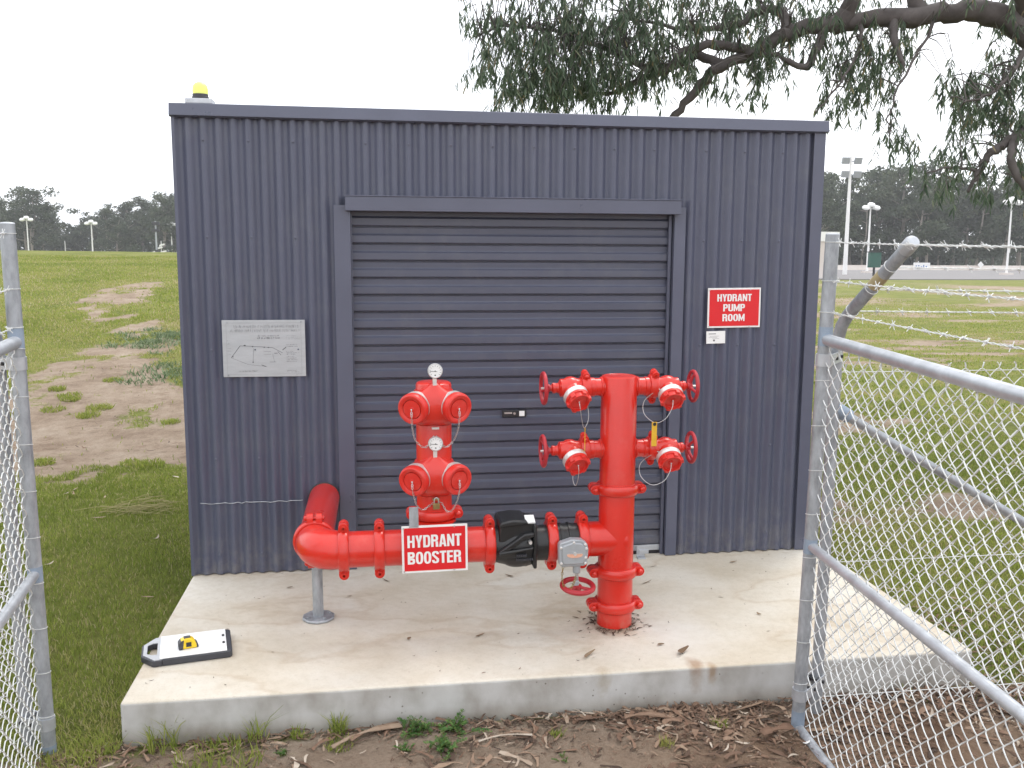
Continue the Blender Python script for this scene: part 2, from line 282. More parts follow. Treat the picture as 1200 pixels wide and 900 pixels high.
class MB:
    def __init__(s): s.v = []; s.f = []; s.a = None
    def add(s, vs, fs):
        o = len(s.v); s.v += [tuple(v) for v in vs]; s.f += [tuple(i + o for i in f) for f in fs]; return s
    def box(s, a, b):
        (x0, y0, z0), (x1, y1, z1) = a, b
        return s.add([(x0, y0, z0), (x1, y0, z0), (x1, y1, z0), (x0, y1, z0), (x0, y0, z1), (x1, y0, z1), (x1, y1, z1), (x0, y1, z1)],
                     [(3, 2, 1, 0), (4, 5, 6, 7), (0, 1, 5, 4), (1, 2, 6, 5), (2, 3, 7, 6), (3, 0, 4, 7)])
    def obox(s, c, ux, uy, uz, hx, hy, hz):
        c = Vector(c); ux, uy, uz = Vector(ux).normalized(), Vector(uy).normalized(), Vector(uz).normalized()
        vs = [c + ux * (i * hx) + uy * (j * hy) + uz * (k * hz) for k in (-1, 1) for (i, j) in ((-1, -1), (1, -1), (1, 1), (-1, 1))]
        return s.add(vs, [(3, 2, 1, 0), (4, 5, 6, 7), (0, 1, 5, 4), (1, 2, 6, 5), (2, 3, 7, 6), (3, 0, 4, 7)])
    def tube(s, pts, r, n=12, cap=True, closed=False):
        P = [Vector(p) for p in pts]; m = len(P)
        rs = r if hasattr(r, '__len__') else [r] * m
        prev = None; rings = []
        for i in range(m):
            if closed: d = P[(i + 1) % m] - P[i - 1]
            else: d = P[min(i + 1, m - 1)] - P[max(i - 1, 0)]
            if d.length < 1e-9: d = Vector((0, 0, 1))
            d.normalize()
            if prev is None: _, x, y = frame_of(d)
            else:
                x = prev - d * prev.dot(d)
                if x.length < 1e-6: _, x, y = frame_of(d)
                x.normalize(); y = d.cross(x)
            prev = x
            rings.append([P[i] + (x * math.cos(2 * math.pi * k / n) + y * math.sin(2 * math.pi * k / n)) * rs[i] for k in range(n)])
        vs = [v for ring in rings for v in ring]; fs = []
        for i in range(m if closed else m - 1):
            j = (i + 1) % m
            for k in range(n):
                fs.append((i * n + k, i * n + (k + 1) % n, j * n + (k + 1) % n, j * n + k))
        if cap and not closed:
            fs.append(tuple(range(n - 1, -1, -1))); fs.append(tuple((m - 1) * n + k for k in range(n)))
        return s.add(vs, fs)
    def cyl(s, a, b, r, n=24, r2=None): return s.tube([a, b], [r, r if r2 is None else r2], n)
    def lathe(s, prof, origin, axis, n=32, ph=0.0):
        d, x, y = frame_of(axis); o = Vector(origin); m = len(prof)
        vs = []; fs = []
        for (r, h) in prof:
            for k in range(n):
                a = 2 * math.pi * k / n + ph
                vs.append(o + d * h + (x * math.cos(a) + y * math.sin(a)) * max(r, 1e-5))
        for i in range(m - 1):
            for k in range(n): fs.append((i * n + k, i * n + (k + 1) % n, (i + 1) * n + (k + 1) % n, (i + 1) * n + k))
        fs.append(tuple(range(n - 1, -1, -1))); fs.append(tuple((m - 1) * n + k for k in range(n)))
        return s.add(vs, fs)
    def torus(s, c, axis, R, r, n=28, k=8):
        d, x, y = frame_of(axis); c = Vector(c)
        return s.tube([c + (x * math.cos(2 * math.pi * i / n) + y * math.sin(2 * math.pi * i / n)) * R for i in range(n)], r, k, closed=True)
    def prism(s, poly, o, ux, uy, uz, depth):
        o, ux, uy, uz = Vector(o), Vector(ux), Vector(uy), Vector(uz); n = len(poly)
        vs = [o + ux * a + uy * b for a, b in poly] + [o + ux * a + uy * b + uz * depth for a, b in poly]
        fs = [tuple(range(n - 1, -1, -1)), tuple(range(n, 2 * n))] + [(i, (i + 1) % n, n + (i + 1) % n, n + i) for i in range(n)]
        return s.add(vs, fs)
    def ball(s, c, r, n=12, sc=(1, 1, 1)):
        c = Vector(c); m = max(4, n // 2); vs = []; fs = []
        for i in range(m + 1):
            t = math.pi * i / m
            for k in range(n):
                a = 2 * math.pi * k / n
                vs.append((c.x + sc[0] * r * math.sin(t) * math.cos(a), c.y + sc[1] * r * math.sin(t) * math.sin(a), c.z + sc[2] * r * math.cos(t)))
        for i in range(m):
            for k in range(n): fs.append((i * n + k, (i + 1) * n + k, (i + 1) * n + (k + 1) % n, i * n + (k + 1) % n))
        return s.add(vs, fs)
    def build(s, name, m, parent=None, origin=None, smooth=True, bevel=0.0, angle=35, seg=2):
        off = Vector((0, 0, 0))
        root = parent
        while root is not None and root.parent is not None: root = root.parent
        if root is not None: off = Vector(root.location)
        elif origin is not None: off = Vector(origin)
        me = bpy.data.meshes.new(name)
        me.from_pydata([tuple(Vector(v) - off) for v in s.v], [], s.f)
        me.validate(); me.update()
        return link_mesh(me, name, m, parent, origin if root is None else None, smooth, bevel, angle, seg)

def link_mesh(me, name, m, parent=None, origin=None, smooth=True, bevel=0.0, angle=35, seg=2):
    o = bpy.data.objects.new(name, me); COL.objects.link(o); me.materials.append(m)
    if parent is not None: o.parent = parent
    elif origin is not None: o.location = origin
    if smooth:
        me.shade_smooth()
        if hasattr(me, 'set_sharp_from_angle'): me.set_sharp_from_angle(angle=R_(angle))
    if bevel:
        b = o.modifiers.new('bevel', 'BEVEL'); b.width = bevel; b.segments = seg; b.limit_method = 'ANGLE'; b.angle_limit = R_(40)
    return o

def np_mesh(name, V, F, m, rnd=None, parent=None, origin=None, smooth=False):
    """V (n,3) array, F (k,4 or 3) array; rnd: one value per face"""
    off = np.zeros(3)
    root = parent
    while root is not None and root.parent is not None: root = root.parent
    if root is not None: off = np.array(root.location)
    elif origin is not None: off = np.array(origin)
    V = np.asarray(V, float) - off; F = np.asarray(F)
    me = bpy.data.meshes.new(name); k = F.shape[1]
    me.vertices.add(len(V)); me.vertices.foreach_set('co', V.astype(np.float32).ravel())
    me.loops.add(F.size); me.loops.foreach_set('vertex_index', F.astype(np.int32).ravel())
    me.polygons.add(len(F)); me.polygons.foreach_set('loop_start', np.arange(0, F.size, k, dtype=np.int32))
    if hasattr(me.polygons[0], 'loop_total'):
        try: me.polygons.foreach_set('loop_total', np.full(len(F), k, dtype=np.int32))
        except Exception: pass
    me.update(calc_edges=True)
    if rnd is not None:
        a = me.attributes.new('rnd', 'FLOAT', 'FACE'); a.data.foreach_set('value', np.asarray(rnd, np.float32))
    return link_mesh(me, name, m, parent, origin if root is None else None, smooth)

def copy_tree(src, parent=None):
    c = src.copy(); COL.objects.link(c)
    if parent is not None: c.parent = parent
    for ch in src.children: copy_tree(ch, c)
    return c

def glyphs():
    S, T, W = 0.205, 0.165, 0.60
    rect = lambda a, b, c, d: [(a, b), (c, b), (c, d), (a, d)]
    def arc(cx, cy, rx, ry, a0, a1, n=12, e=2.6):
        out_ = []
        for k in range(n + 1):
            t = math.radians(a0 + (a1 - a0) * k / n); c, s_ = math.cos(t), math.sin(t)
            out_.append((cx + math.copysign(abs(c) ** (2 / e), c) * rx, cy + math.copysign(abs(s_) ** (2 / e), s_) * ry))
        return out_
    strip = lambda o, i: [[o[k], o[k + 1], i[k + 1], i[k]] for k in range(len(o) - 1)]
    def bowl(x0, x1, y0, y1, t=T):      # open to the left
        cy, ry = (y0 + y1) / 2, (y1 - y0) / 2; xm = x0 + (x1 - x0) * 0.35
        o = [(x0, y1)] + arc(xm, cy, x1 - xm, ry, 90, -90) + [(x0, y0)]; i = [(x0, y1 - t)] + arc(xm, cy, x1 - xm - S, ry - t, 90, -90) + [(x0, y0 + t)]
        return strip(o, i)
    G = {}
    G['H'] = (W, [rect(0, 0, S, 1), rect(W - S, 0, W, 1), rect(S, .42, W - S, .42 + T)])
    G['T'] = (.54, [rect(0, 1 - T, .54, 1), rect(.27 - S / 2, 0, .27 + S / 2, 1 - T)])
    G['E'] = (.50, [rect(0, 0, S, 1), rect(S, 1 - T, .49, 1), rect(S, .43, .46, .43 + T), rect(S, 0, .50, T)])
    G['N'] = (W, [rect(0, 0, S * .9, 1), rect(W - S * .9, 0, W, 1), [(S * .9, 1), (S * .9, .52), (W - S * .9, 0), (W - S * .9, .48)]])
    G['M'] = (.76, [rect(0, 0, S * .9, 1), rect(.76 - S * .9, 0, .76, 1), [(S * .9, 1), (S * .9, .50), (.38, 0), (.38, .42)], [(.76 - S * .9, 1), (.38, .42), (.38, 0), (.76 - S * .9, .50)]])
    G['Y'] = (W, [[(0, 1), (S * 1.08, 1), (.30, .62), (.30, .36), (.30 - S / 2, .40)][::-1], [(W, 1), (.30 + S / 2, .40), (.30, .36), (.30, .62), (W - S * 1.08, 1)][::-1], [(.30 - S / 2, 0), (.30 + S / 2, 0), (.30 + S / 2, .40), (.30, .36), (.30 - S / 2, .40)]])
    G['A'] = (.62, [[(0, 0), (.205, 0), (.31, .74), (.31, 1), (.18, 1)], [(.62, 0), (.44, 1), (.31, 1), (.31, .74), (.415, 0)], [(.205 + .105 * .24, .18), (.415 - .105 * .24, .18), (.415 - .105 * .44, .325), (.205 + .105 * .44, .325)]])
    o, i = arc(.30, .5, .30, .5, 90, 450, 28), arc(.30, .5, .30 - S, .5 - T * .9, 90, 450, 28)
    G['O'] = (W, strip(o, i))
    G['D'] = (W, [rect(0, 0, S, 1)] + bowl(S, W, 0, 1))
    G['P'] = (.57, [rect(0, 0, S, 1)] + bowl(S, .57, .40, 1))
    G['R'] = (.61, [rect(0, 0, S, 1)] + bowl(S, .59, .44, 1) + [[(.385, 0), (.61, 0), (.575, .44), (.375, .44)]])
    G['B'] = (W, [rect(0, 0, S, 1)] + bowl(S, .575, .505, 1) + bowl(S, W, 0, .495))
    o = [(0, 1)] + arc(.30, .26, .30, .26, 180, 360) + [(W, 1)]; i = [(S, 1)] + arc(.30, .26, .30 - S, .26 - T * .9, 180, 360) + [(W - S, 1)]
    G['U'] = (W, strip(o, i))
    top_o = arc(.29, .73, .29, .27, 0, 180) + [(0, .66)]; top_i = arc(.29, .73, .29 - S, .27 - T * .9, 0, 180) + [(S, .70)]
    bot_o = arc(.29, .27, .29, .27, 180, 360); bot_i = arc(.29, .27, .29 - S, .27 - T * .9, 180, 360)
    G['S'] = (.58, strip(top_o, top_i) + [[(0, .66), (.58 - S, .30), (.58, .36), (S, .70)]] + [[(.58 - S, .30), bot_i[-1], bot_o[-1], (.58, .36)]] + strip(bot_o, bot_i))
    return G
GLYPH = glyphs()
def text_mesh(line, x0, x1, z0, z1, y, gap=0.055):
    """heavy condensed block capitals as flat faces facing -Y"""
    tot = sum(GLYPH[c][0] for c in line) + gap * (len(line) - 1); k = (x1 - x0) / tot; u = 0.0; b = MB()
    for c in line:
        w_, polys = GLYPH[c]
        for p in polys: b.add([(x0 + (u + a) * k, y, z0 + d * (z1 - z0)) for a, d in p], [tuple(range(len(p)))])
        u += w_ + gap
    return b

# ------------------------------------------------------------ value noise for terrain and scatter
_perm = np.random.default_rng(3).random((256, 256))
def vnoise(x, y):
    xi = np.floor(x).astype(int); yi = np.floor(y).astype(int); fx = x - xi; fy = y - yi
    fx = fx * fx * (3 - 2 * fx); fy = fy * fy * (3 - 2 * fy)
    g = lambda a, b: _perm[a % 256, b % 256]
    return (g(xi, yi) * (1 - fx) + g(xi + 1, yi) * fx) * (1 - fy) + (g(xi, yi + 1) * (1 - fx) + g(xi + 1, yi + 1) * fx) * fy
def fbm(x, y, o=4):
    s = 0; a = 0.5
    for k in range(o):
        s = s + a * vnoise(x * 2 ** k + 17 * k, y * 2 ** k + 31 * k); a *= 0.5
    return s
def sst(e0, e1, x):
    t = np.clip((x - e0) / (e1 - e0), 0, 1); return t * t * (3 - 2 * t)

def height(x, y):
    x = np.asarray(x, float); y = np.asarray(y, float)
    near = 1 - sst(20, 60, np.hypot(x - 1, y))
    h = -0.165 + 0.05 * sst(-1.6, 1.0, y) * (1 - sst(0.5, 3.0, x)) - 0.035 * sst(2, 6, x)
    ramp = np.where(y < 3.4, 0, 0.094 * (y - 3.4) ** 2 / (y - 3.4 + 0.8 + 1e-9))
    cm = 2.30 - 0.015 * (x + 9)
    crest = cm * (1 - np.exp(-(np.maximum(ramp, 0) / cm) ** 1.6)) ** (1 / 1.6)
    crest = crest * (1 - sst(36, 75, y)) * (1 - sst(-1.0, 9.0, x - 0.05 * y))
    h = h + crest
    h = h + near * (0.06 * (fbm(x * 0.35, y * 0.35, 3) - 0.45) * sst(3.0, 8.0, np.hypot(x - 1.5, y)) + 0.035 * (fbm(x * 2.2, y * 2.2, 4) - 0.45) * 1.0)
    h = h - 0.03 * (1 - near)
    h = np.where(y > 70, np.minimum(h, -0.2), h)
    # under the slab and shed keep the ground well below the slab top
    ins = (x > 0.02) & (x < 3.68) & (y > -1.46) & (y < 2.4)
    return np.where(ins, np.minimum(h, -0.2), h)

def bare(x, y):
    x = np.asarray(x, float); y = np.asarray(y, float)
    n = fbm(x * 0.8 + 3, y * 0.8 + 9, 4)
    def ell(cx, cy, rx, ry): return 1 - sst(0.6, 1.25, np.hypot((x - cx) / rx, (y - cy) / ry))
    b = ell(-1.9, 4.9, 2.3, 2.2) * 0.86 + ell(-2.35, 8.2, 1.1, 2.0) * 0.74 + ell(-4.5, 16.0, 0.75, 3.0) * 0.78 + ell(-2.9, 10.6, 0.6, 1.8) * 0.45
    b = b + ell(-3.8, 13.2, 0.5, 1.8) * 0.42 - 0.8 * ell(-1.3, 9.0, 0.7, 2.0)
    # earth strip along the slab's front edge
    strip = (1 - sst(-1.62, -1.38, y)) * 0.95
    strip = strip * (0.75 + 0.5 * sst(0.2, 1.2, x))
    b = np.maximum(b, strip)
    b = b + ell(4.9, 1.4, 1.4, 0.5) * 0.8 + ell(5.6, 5.0, 2.2, 0.9) * 0.45
    b = b + (0.24 + 0.60 * (fbm(x * 0.45, y * 0.45 + 40, 4) - 0.3)) * sst(5, 14, y) * sst(3.5, 7, x)
    b = b + (fbm(x * 3.1 + 11, y * 2.2 + 5, 4) - 0.46) * 1.9 * np.clip(b * 3, 0, 1) * sst(-1.4, 0, y)
    return np.clip(b + (n - 0.47) * 0.8, 0, 1)

# ------------------------------------------------------------ ground
def axis(a, b, step, far_lo, far_hi, g=1.16):
    c = list(np.arange(a, b + 1e-6, step)); lo = []; s = step; p = a
    while p > far_lo: s *= g; p -= s; lo.append(p)
    hi = []; s = step; p = c[-1]
    while p < far_hi: s *= g; p += s; hi.append(p)
    return np.array(lo[::-1] + c + hi)
gx = axis(-7, 7, 0.08, -900, 900); gy = axis(-4, 16, 0.08, -300, 1200)
GX, GY = np.meshgrid(gx, gy); GZ = height(GX, GY)
V = np.stack([GX.ravel(), GY.ravel(), GZ.ravel()], 1); nx, ny = len(gx), len(gy)
i = np.arange(nx * ny).reshape(ny, nx)
F = np.stack([i[:-1, :-1].ravel(), i[:-1, 1:].ravel(), i[1:, 1:].ravel(), i[1:, :-1].ravel()], 1)
gr = np_mesh('ground', V, F, M['ground'], smooth=True)
a = gr.data.attributes.new('bare', 'FLOAT', 'POINT'); a.data.foreach_set('value', bare(V[:, 0], V[:, 1]).astype(np.float32))
red_v = (1 - sst(-1.75, -1.45, V[:, 1])) * sst(1.5, 2.6, V[:, 0]) * 0.85 + 0.15 * (1 - sst(-1.75, -1.45, V[:, 1]))
a = gr.data.attributes.new('redness', 'FLOAT', 'POINT'); a.data.foreach_set('value', np.clip(red_v, 0, 1).astype(np.float32))
tag(gr, kind='structure', label='grassy ground with bare earth patches around the shed')

b = MB(); b.box((20, 73.5, -0.6), (330, 133.5, -0.15)); rd = b.build('road', M['asphalt'], smooth=False); tag(rd, kind='structure', label='pale asphalt strip beyond the grass')

# slab
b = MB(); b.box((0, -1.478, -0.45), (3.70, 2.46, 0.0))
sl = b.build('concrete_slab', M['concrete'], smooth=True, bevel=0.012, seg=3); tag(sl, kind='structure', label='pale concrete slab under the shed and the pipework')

# ------------------------------------------------------------ pump shed
SW, SH, SD = 3.60, 2.54, 2.40
shed = thing('pump_shed', (0, 0, 0), 'dark blue-grey corrugated steel shed with a roller door standing on the concrete slab', 'shed')
PITCH, AMP = 0.076, 0.0125
def corr(bm, u0, u1, z0, z1, place, step=0.0076, zs=None):
    n = max(2, int(round((u1 - u0) / step))); us = np.linspace(u0, u1, n + 1)
    vs = []
    for u in us:
        d = AMP * math.cos(2 * math.pi * u / PITCH)
        vs.append(place(u, d, z0)); vs.append(place(u, d, z1))
    bm.add(vs, [(2 * k, 2 * k + 2, 2 * k + 3, 2 * k + 1) for k in range(n)])
DX0, DX1, DZ = 0.900, 2.697, 2.035
fw = MB()
front = lambda u, d, z: (u, -d, z)
corr(fw, 0.004, 0.86, 0.006, SH - 0.03, front); corr(fw, 2.74, SW - 0.004, 0.006, SH - 0.03, front); corr(fw, 0.86, 2.74, 2.02, SH - 0.03, front)
fw.build('front_wall', M['wall'], shed, angle=60)
sw = MB(); corr(sw, 0.0, SD, 0.006, SH - 0.03, lambda u, d, z: (0.018 - d, u, z)); sw.build('side_wall', M['wall'], shed, angle=60)
sw = MB(); corr(sw, 0.0, SD, 0.006, SH - 0.03, lambda u, d, z: (SW - 0.018 + d, u, z)); sw.build('side_wall', M['wall'], shed, angle=60)
sw = MB(); corr(sw, 0.0, SW, 0.006, SH - 0.1, lambda u, d, z: (u, SD + d, z)); sw.build('back_wall', M['wall'], shed, angle=60)
for lo_, hi_ in (((0.05, 0.03, 0.01), (0.80, 0.05, SH - 0.1)), ((2.82, 0.03, 0.01), (3.55, 0.05, SH - 0.1)), ((0.80, 0.03, 2.06), (2.82, 0.05, SH - 0.1))):
    ln = MB(); ln.box(lo_, hi_); ln.build('wall_lining', M['dark_inside'], shed, smooth=False)
rf = MB(); rf.prism([(-0.02, SH - 0.045), (SD + 0.06, SH - 0.16), (SD + 0.06, SH - 0.14), (-0.02, SH - 0.02)], (-0.006, 0, 0), (0, 1, 0), (0, 0, 1), (1, 0, 0), SW + 0.012)
rf.build('roof', M['wall'], shed, smooth=False)
# fascia capping folded over the wall top, its lower edge kicked out
cp = MB()
cp.prism([(0.10, SH + 0.002), (-0.022, SH + 0.002), (-0.026, SH - 0.002), (-0.036, SH - 0.060), (-0.018, SH - 0.068), (-0.018, SH - 0.065), (-0.032, SH - 0.058), (-0.022, SH - 0.003), (0.10, SH - 0.002)],
         (-0.010, 0, 0), (0, 1, 0), (0, 0, 1), (1, 0, 0), SW + 0.018)
cp.build('roof_capping', M['trim'], shed, smooth=False)
for (x0, x1, ex) in ((-0.004, 0.012, 0), (SW - 0.070, SW - 0.001, 1)):
    c = MB(); c.box((x0, -0.0145, 0.004), (x1, -0.0118, SH - 0.05))
    xs = x0 if not ex else x1
    c.box((min(xs, xs + (-0.003 if ex else 0.003)), -0.0118, 0.004), (max(xs, xs + (-0.003 if ex else 0.003)), 0.06, SH - 0.05))
    c.build('corner_flashing', M['trim'], shed, smooth=False)
# door opening flashings
fl = MB(); fl.box((0.813, -0.0165, 0.004), (DX0, -0.0125, DZ)); fl.box((DX0 - 0.003, -0.0125, 0.004), (DX0, 0.055, DZ)); fl.build('door_jamb', M['trim'], shed, smooth=False)
fl = MB(); fl.box((DX1 + 0.016, -0.0165, 0.004), (2.778, -0.0125, DZ + 0.01)); fl.box((DX1 + 0.016, -0.0125, 0.004), (DX1 + 0.019, 0.055, DZ)); fl.build('door_jamb', M['trim'], shed, smooth=False)
hd = MB(); hd.box((0.876, -0.060, 2.004), (2.735, -0.0165, 2.080)); hd.box((0.872, -0.064, 2.080), (2.739, -0.0160, 2.086))
hd.build('door_header', M['trim'], shed, smooth=False, bevel=0.002)
# roller door: ribbed steel curtain
dr = MB(); SLAT = 0.0935
prof = []
z = 0.058; yb = 0.052
k = 0
while z < 2.03:
    prof += [(yb - 0.008, z), (yb - 0.014, z + 0.006), (yb - 0.014, z + 0.041), (yb - 0.002, z + 0.0500), (yb, z + 0.054), (yb - 0.0005, z + 0.083), (yb + 0.008, z + 0.086), (yb + 0.008, z + 0.0905)]
    z += SLAT
vs = []; fs = []
for (y, zz) in prof: vs += [(DX0 + 0.002, y, zz), (DX1 + 0.004, y, zz)]
for q in range(len(prof) - 1): fs.append((2 * q, 2 * q + 1, 2 * q + 3, 2 * q + 2))
dr.add(vs, fs)
door = dr.build('roller_door', M['door'], shed, smooth=False)
br = MB(); br.box((DX0 + 0.004, 0.036, 0.022), (DX1, 0.062, 0.056)); br.build('bottom_rail', M['galv_bright'], door, smooth=False, bevel=0.003)
sl_ = MB(); sl_.box((DX0 + 0.004, 0.040, 0.002), (DX1, 0.058, 0.022)); sl_.build('rubber_seal', M['dark'], door, smooth=False)
gd = MB(); gd.box((DX1 - 0.006, 0.016, 0.004), (DX1 + 0.010, 0.034, 2.0)); gd.build('door_guide', M['trim'], door, smooth=False)
gd = MB(); gd.box((DX0 + 0.001, 0.018, 0.004), (DX0 + 0.008, 0.036, 2.0)); gd.build('door_guide', M['trim'], door, smooth=False)
lk = MB(); lk.box((1.736, 0.028, 0.852), (1.876, 0.043, 0.892)); lock = lk.build('door_lock', M['dark'], door, smooth=False, bevel=0.004)
x = MB(); x.box((1.748, 0.024, 0.872), (1.792, 0.028, 0.882)); x.build('lock_lever', M['steel'], door, smooth=False)
x = MB(); x.cyl((1.806, 0.022, 0.874), (1.806, 0.028, 0.874), 0.007, 14); x.build('key_barrel', M['steel'], door)
x = MB(); x.box((1.834, 0.026, 0.858), (1.864, 0.0279, 0.888)); lb = x.build('lock_sticker', M['white'], door, smooth=False)
bk = MB(); bk.box((2.535, -0.058, 0.0), (2.585, -0.020, 0.006)); bk.box((2.535, -0.026, 0.006), (2.585, -0.020, 0.075)); bk.box((2.548, -0.034, 0.025), (2.606, -0.026, 0.05))
bk.build('floor_bracket', M['galv_bright'], shed, smooth=False, bevel=0.002)
# fixing screws down the panels
def wall_screw(kx, zz):
    sc = MB(); sc.lathe([(0.007, 0), (0.007, 0.002), (0.0045, 0.003), (0.0045, 0.007), (0.002, 0.008)], (kx, -AMP, zz), (0, -1, 0), 8)
    sc.build('fixing_screw', M['trim'], shed)
for zz in (0.12, 0.66, 1.26, 1.86, 2.36):
    for xx in list(np.arange(0.114, 0.78, 0.228)) + list(np.arange(2.85, 3.5, 0.228)): wall_screw(round(xx / PITCH) * PITCH, zz)
for xx in np.arange(0.99, 2.7, 0.228): wall_screw(round(xx / PITCH) * PITCH, 2.36)

# beacon on the roof edge
bc = thing('beacon', (0.112, 0.035, SH + 0.002), 'yellow domed warning beacon on a grey base at the shed roof corner', 'beacon light')
x = MB(); x.box((0.070, -0.016, SH + 0.002), (0.206, 0.09, SH + 0.030)); x.build('mounting_base', M['galv_bright'], bc, smooth=False, bevel=0.004)
x = MB(); x.lathe([(0.043, 0), (0.043, 0.012), (0.040, 0.014), (0.040, 0.026)], (0.140, 0.035, SH + 0.030), (0, 0, 1), 28); x.build('collar', M['case_grey'], bc)
x = MB(); x.lathe([(0.039, 0), (0.040, 0.015), (0.039, 0.030), (0.035, 0.045), (0.026, 0.056), (0.012, 0.062), (0.001, 0.063)], (0.140, 0.035, SH + 0.056), (0, 0, 1), 28); x.build('dome', M['beacon_dome'], bc)

# wall signs
def sign(name, x0, x1, z0, z1, y, lines, label, rot=0.0):
    cx, cz = (x0 + x1) / 2, (z0 + z1) / 2
    root = thing(name, (cx, y, cz), label, 'sign')
    p = MB(); p.box((x0, y, z0), (x1, y + 0.004, z1)); p.build('panel', M['white_paint'], root, smooth=False, bevel=0.0012)
    q = MB(); m = 0.010; q.box((x0 + m, y - 0.0012, z0 + m), (x1 - m, y - 0.0002, z1 - m)); q.build('red_field', M['sign_red'], root, smooth=False)
    for (t, a0, a1, b0, b1, bo) in lines:
        text_mesh(t, x0 + a0 * (x1 - x0), x0 + a1 * (x1 - x0), z0 + b0 * (z1 - z0), z0 + b1 * (z1 - z0), y - 0.0022).build('lettering', M['white_paint'], root, smooth=False)
    for (fx, fz) in ((0.03, 0.95), (0.80, 0.955), (0.79, 0.035), (0.03, 0.04)):
        s = MB(); s.cyl((x0 + fx * (x1 - x0), y - 0.003, z0 + fz * (z1 - z0)), (x0 + fx * (x1 - x0), y, z0 + fz * (z1 - z0)), 0.004, 10)
        s.build('rivet', M['steel'], root)
    root.rotation_euler = (0, rot, 0)
    return root
sign('pump_room_sign', 2.925, 3.246, 1.362, 1.592, -0.0165,
     [('HYDRANT', 0.175, 0.825, 0.665, 0.845, 0.034), ('PUMP', 0.29, 0.70, 0.415, 0.595, 0.034), ('ROOM', 0.28, 0.70, 0.165, 0.345, 0.034)],
     'red HYDRANT PUMP ROOM sign with white border fixed to the shed wall', R_(-0.6))
root = thing('notice_card', (2.98, -0.0125, 1.305), 'small white notice card stuck on the wall below the pump room sign', 'notice')
x = MB(); x.box((2.924, -0.0150, 1.270), (3.038, -0.0118, 1.342)); x.build('card', M['white'], root, smooth=False)
x = MB()
x.box((2.938, -0.0158, 1.3245), (2.981, -0.0152, 1.3285))
for kk, (a0, a1) in enumerate(((2.944, 3.0), (2.938, 2.99), (2.96, 3.0))): x.box((a0, -0.0158, 1.312 - kk * 0.007), (a1, -0.0152, 1.3132 - kk * 0.007))
x.cyl((2.970, -0.0158, 1.288), (2.970, -0.0152, 1.288), 0.006, 12)
x.build('print_lines', M['ink'], root, smooth=False); root.rotation_euler = (0, R_(-1.2), 0)

root = thing('site_plan_plate', (0.428, -0.0125, 1.267), 'grey engraved metal site plan plate screwed to the shed wall left of the door', 'plate')
x = MB(); x.box((0.210, -0.0155, 1.112), (0.646, -0.0125, 1.420)); x.build('metal_plate', M['plate'], root, smooth=False, bevel=0.001)
ink, fnt = MB(), MB()
yi = -0.0163
def stroke(bm, x0, z0, x1, z1, w_=0.0016):
    a = Vector((x0, yi, z0)); c = Vector((x1, yi, z1)); d = (c - a).normalized(); nrm = Vector((-d.z, 0, d.x)) * w_ / 2
    bm.add([a - nrm, c - nrm, c + nrm, a + nrm], [(0, 1, 2, 3)])
def PX(u): return 0.210 + u * 0.436
def PZ(v): return 1.420 - v * 0.308
pr = random.Random(5)
def words(bm, u0, u1, v, h, w_=0.0011):
    u = u0
    while u < u1:
        du = pr.uniform(0.006, 0.014)
        stroke(bm, PX(u), PZ(v) + h * pr.uniform(-.4, .1), PX(u), PZ(v) + h * pr.uniform(.5, 1.0), w_)
        if pr.random() < 0.6: stroke(bm, PX(u), PZ(v) + h * pr.choice([0, .45, .9]), PX(min(u + du * .7, u1)), PZ(v) + h * pr.choice([0, .45, .9]), w_)
        u += du
        if pr.random() < 0.14: u += 0.014
words(fnt, 0.14, 0.92, 0.13, 0.016, 0.0014); words(fnt, 0.10, 0.94, 0.20, 0.014, 0.0012)
words(ink, 0.43, 0.68, 0.285, 0.007); words(ink, 0.42, 0.69, 0.325, 0.008, 0.0014)
for v in (0.28, 0.31, 0.34, 0.44, 0.47, 0.56, 0.585, 0.61, 0.65, 0.68, 0.71, 0.74, 0.90, 0.925): words(ink if v > 0.4 else fnt, 0.77, pr.uniform(0.86, 0.94), v, 0.004, 0.0009)
for v in (0.36, 0.42, 0.50, 0.55, 0.60): words(fnt, 0.06, 0.10, v, 0.005, 0.001)
words(ink, 0.19, 0.42, 0.905, 0.006); 
for (a0, b0, a1, b1, w_) in ((0.10, 0.66, 0.21, 0.45, 0.003), (0.21, 0.45, 0.36, 0.46, 0.002), (0.36, 0.46, 0.60, 0.485, 0.002), (0.60, 0.485, 0.72, 0.58, 0.002), (0.37, 0.50, 0.36, 0.74, 0.0014),
                             (0.10, 0.66, 0.30, 0.78, 0.0012), (0.30, 0.78, 0.52, 0.82, 0.0012), (0.46, 0.79, 0.52, 0.82, 0.003), (0.72, 0.53, 0.765, 0.48, 0.004), (0.62, 0.585, 0.66, 0.585, 0.003),
                             (0.66, 0.55, 0.70, 0.62, 0.002), (0.56, 0.74, 0.64, 0.74, 0.0016), (0.60, 0.60, 0.62, 0.74, 0.001), (0.49, 0.55, 0.58, 0.555, 0.001), (0.49, 0.60, 0.58, 0.605, 0.001)):
    stroke(ink, PX(a0), PZ(b0), PX(a1), PZ(b1), w_)
for (u, v) in ((0.26, 0.445), (0.27, 0.445), (0.36, 0.465), (0.50, 0.478), (0.55, 0.483), (0.36, 0.74), (0.12, 0.64)): ink.cyl((PX(u), yi + 0.0004, PZ(v)), (PX(u), yi, PZ(v)), 0.0035, 8)
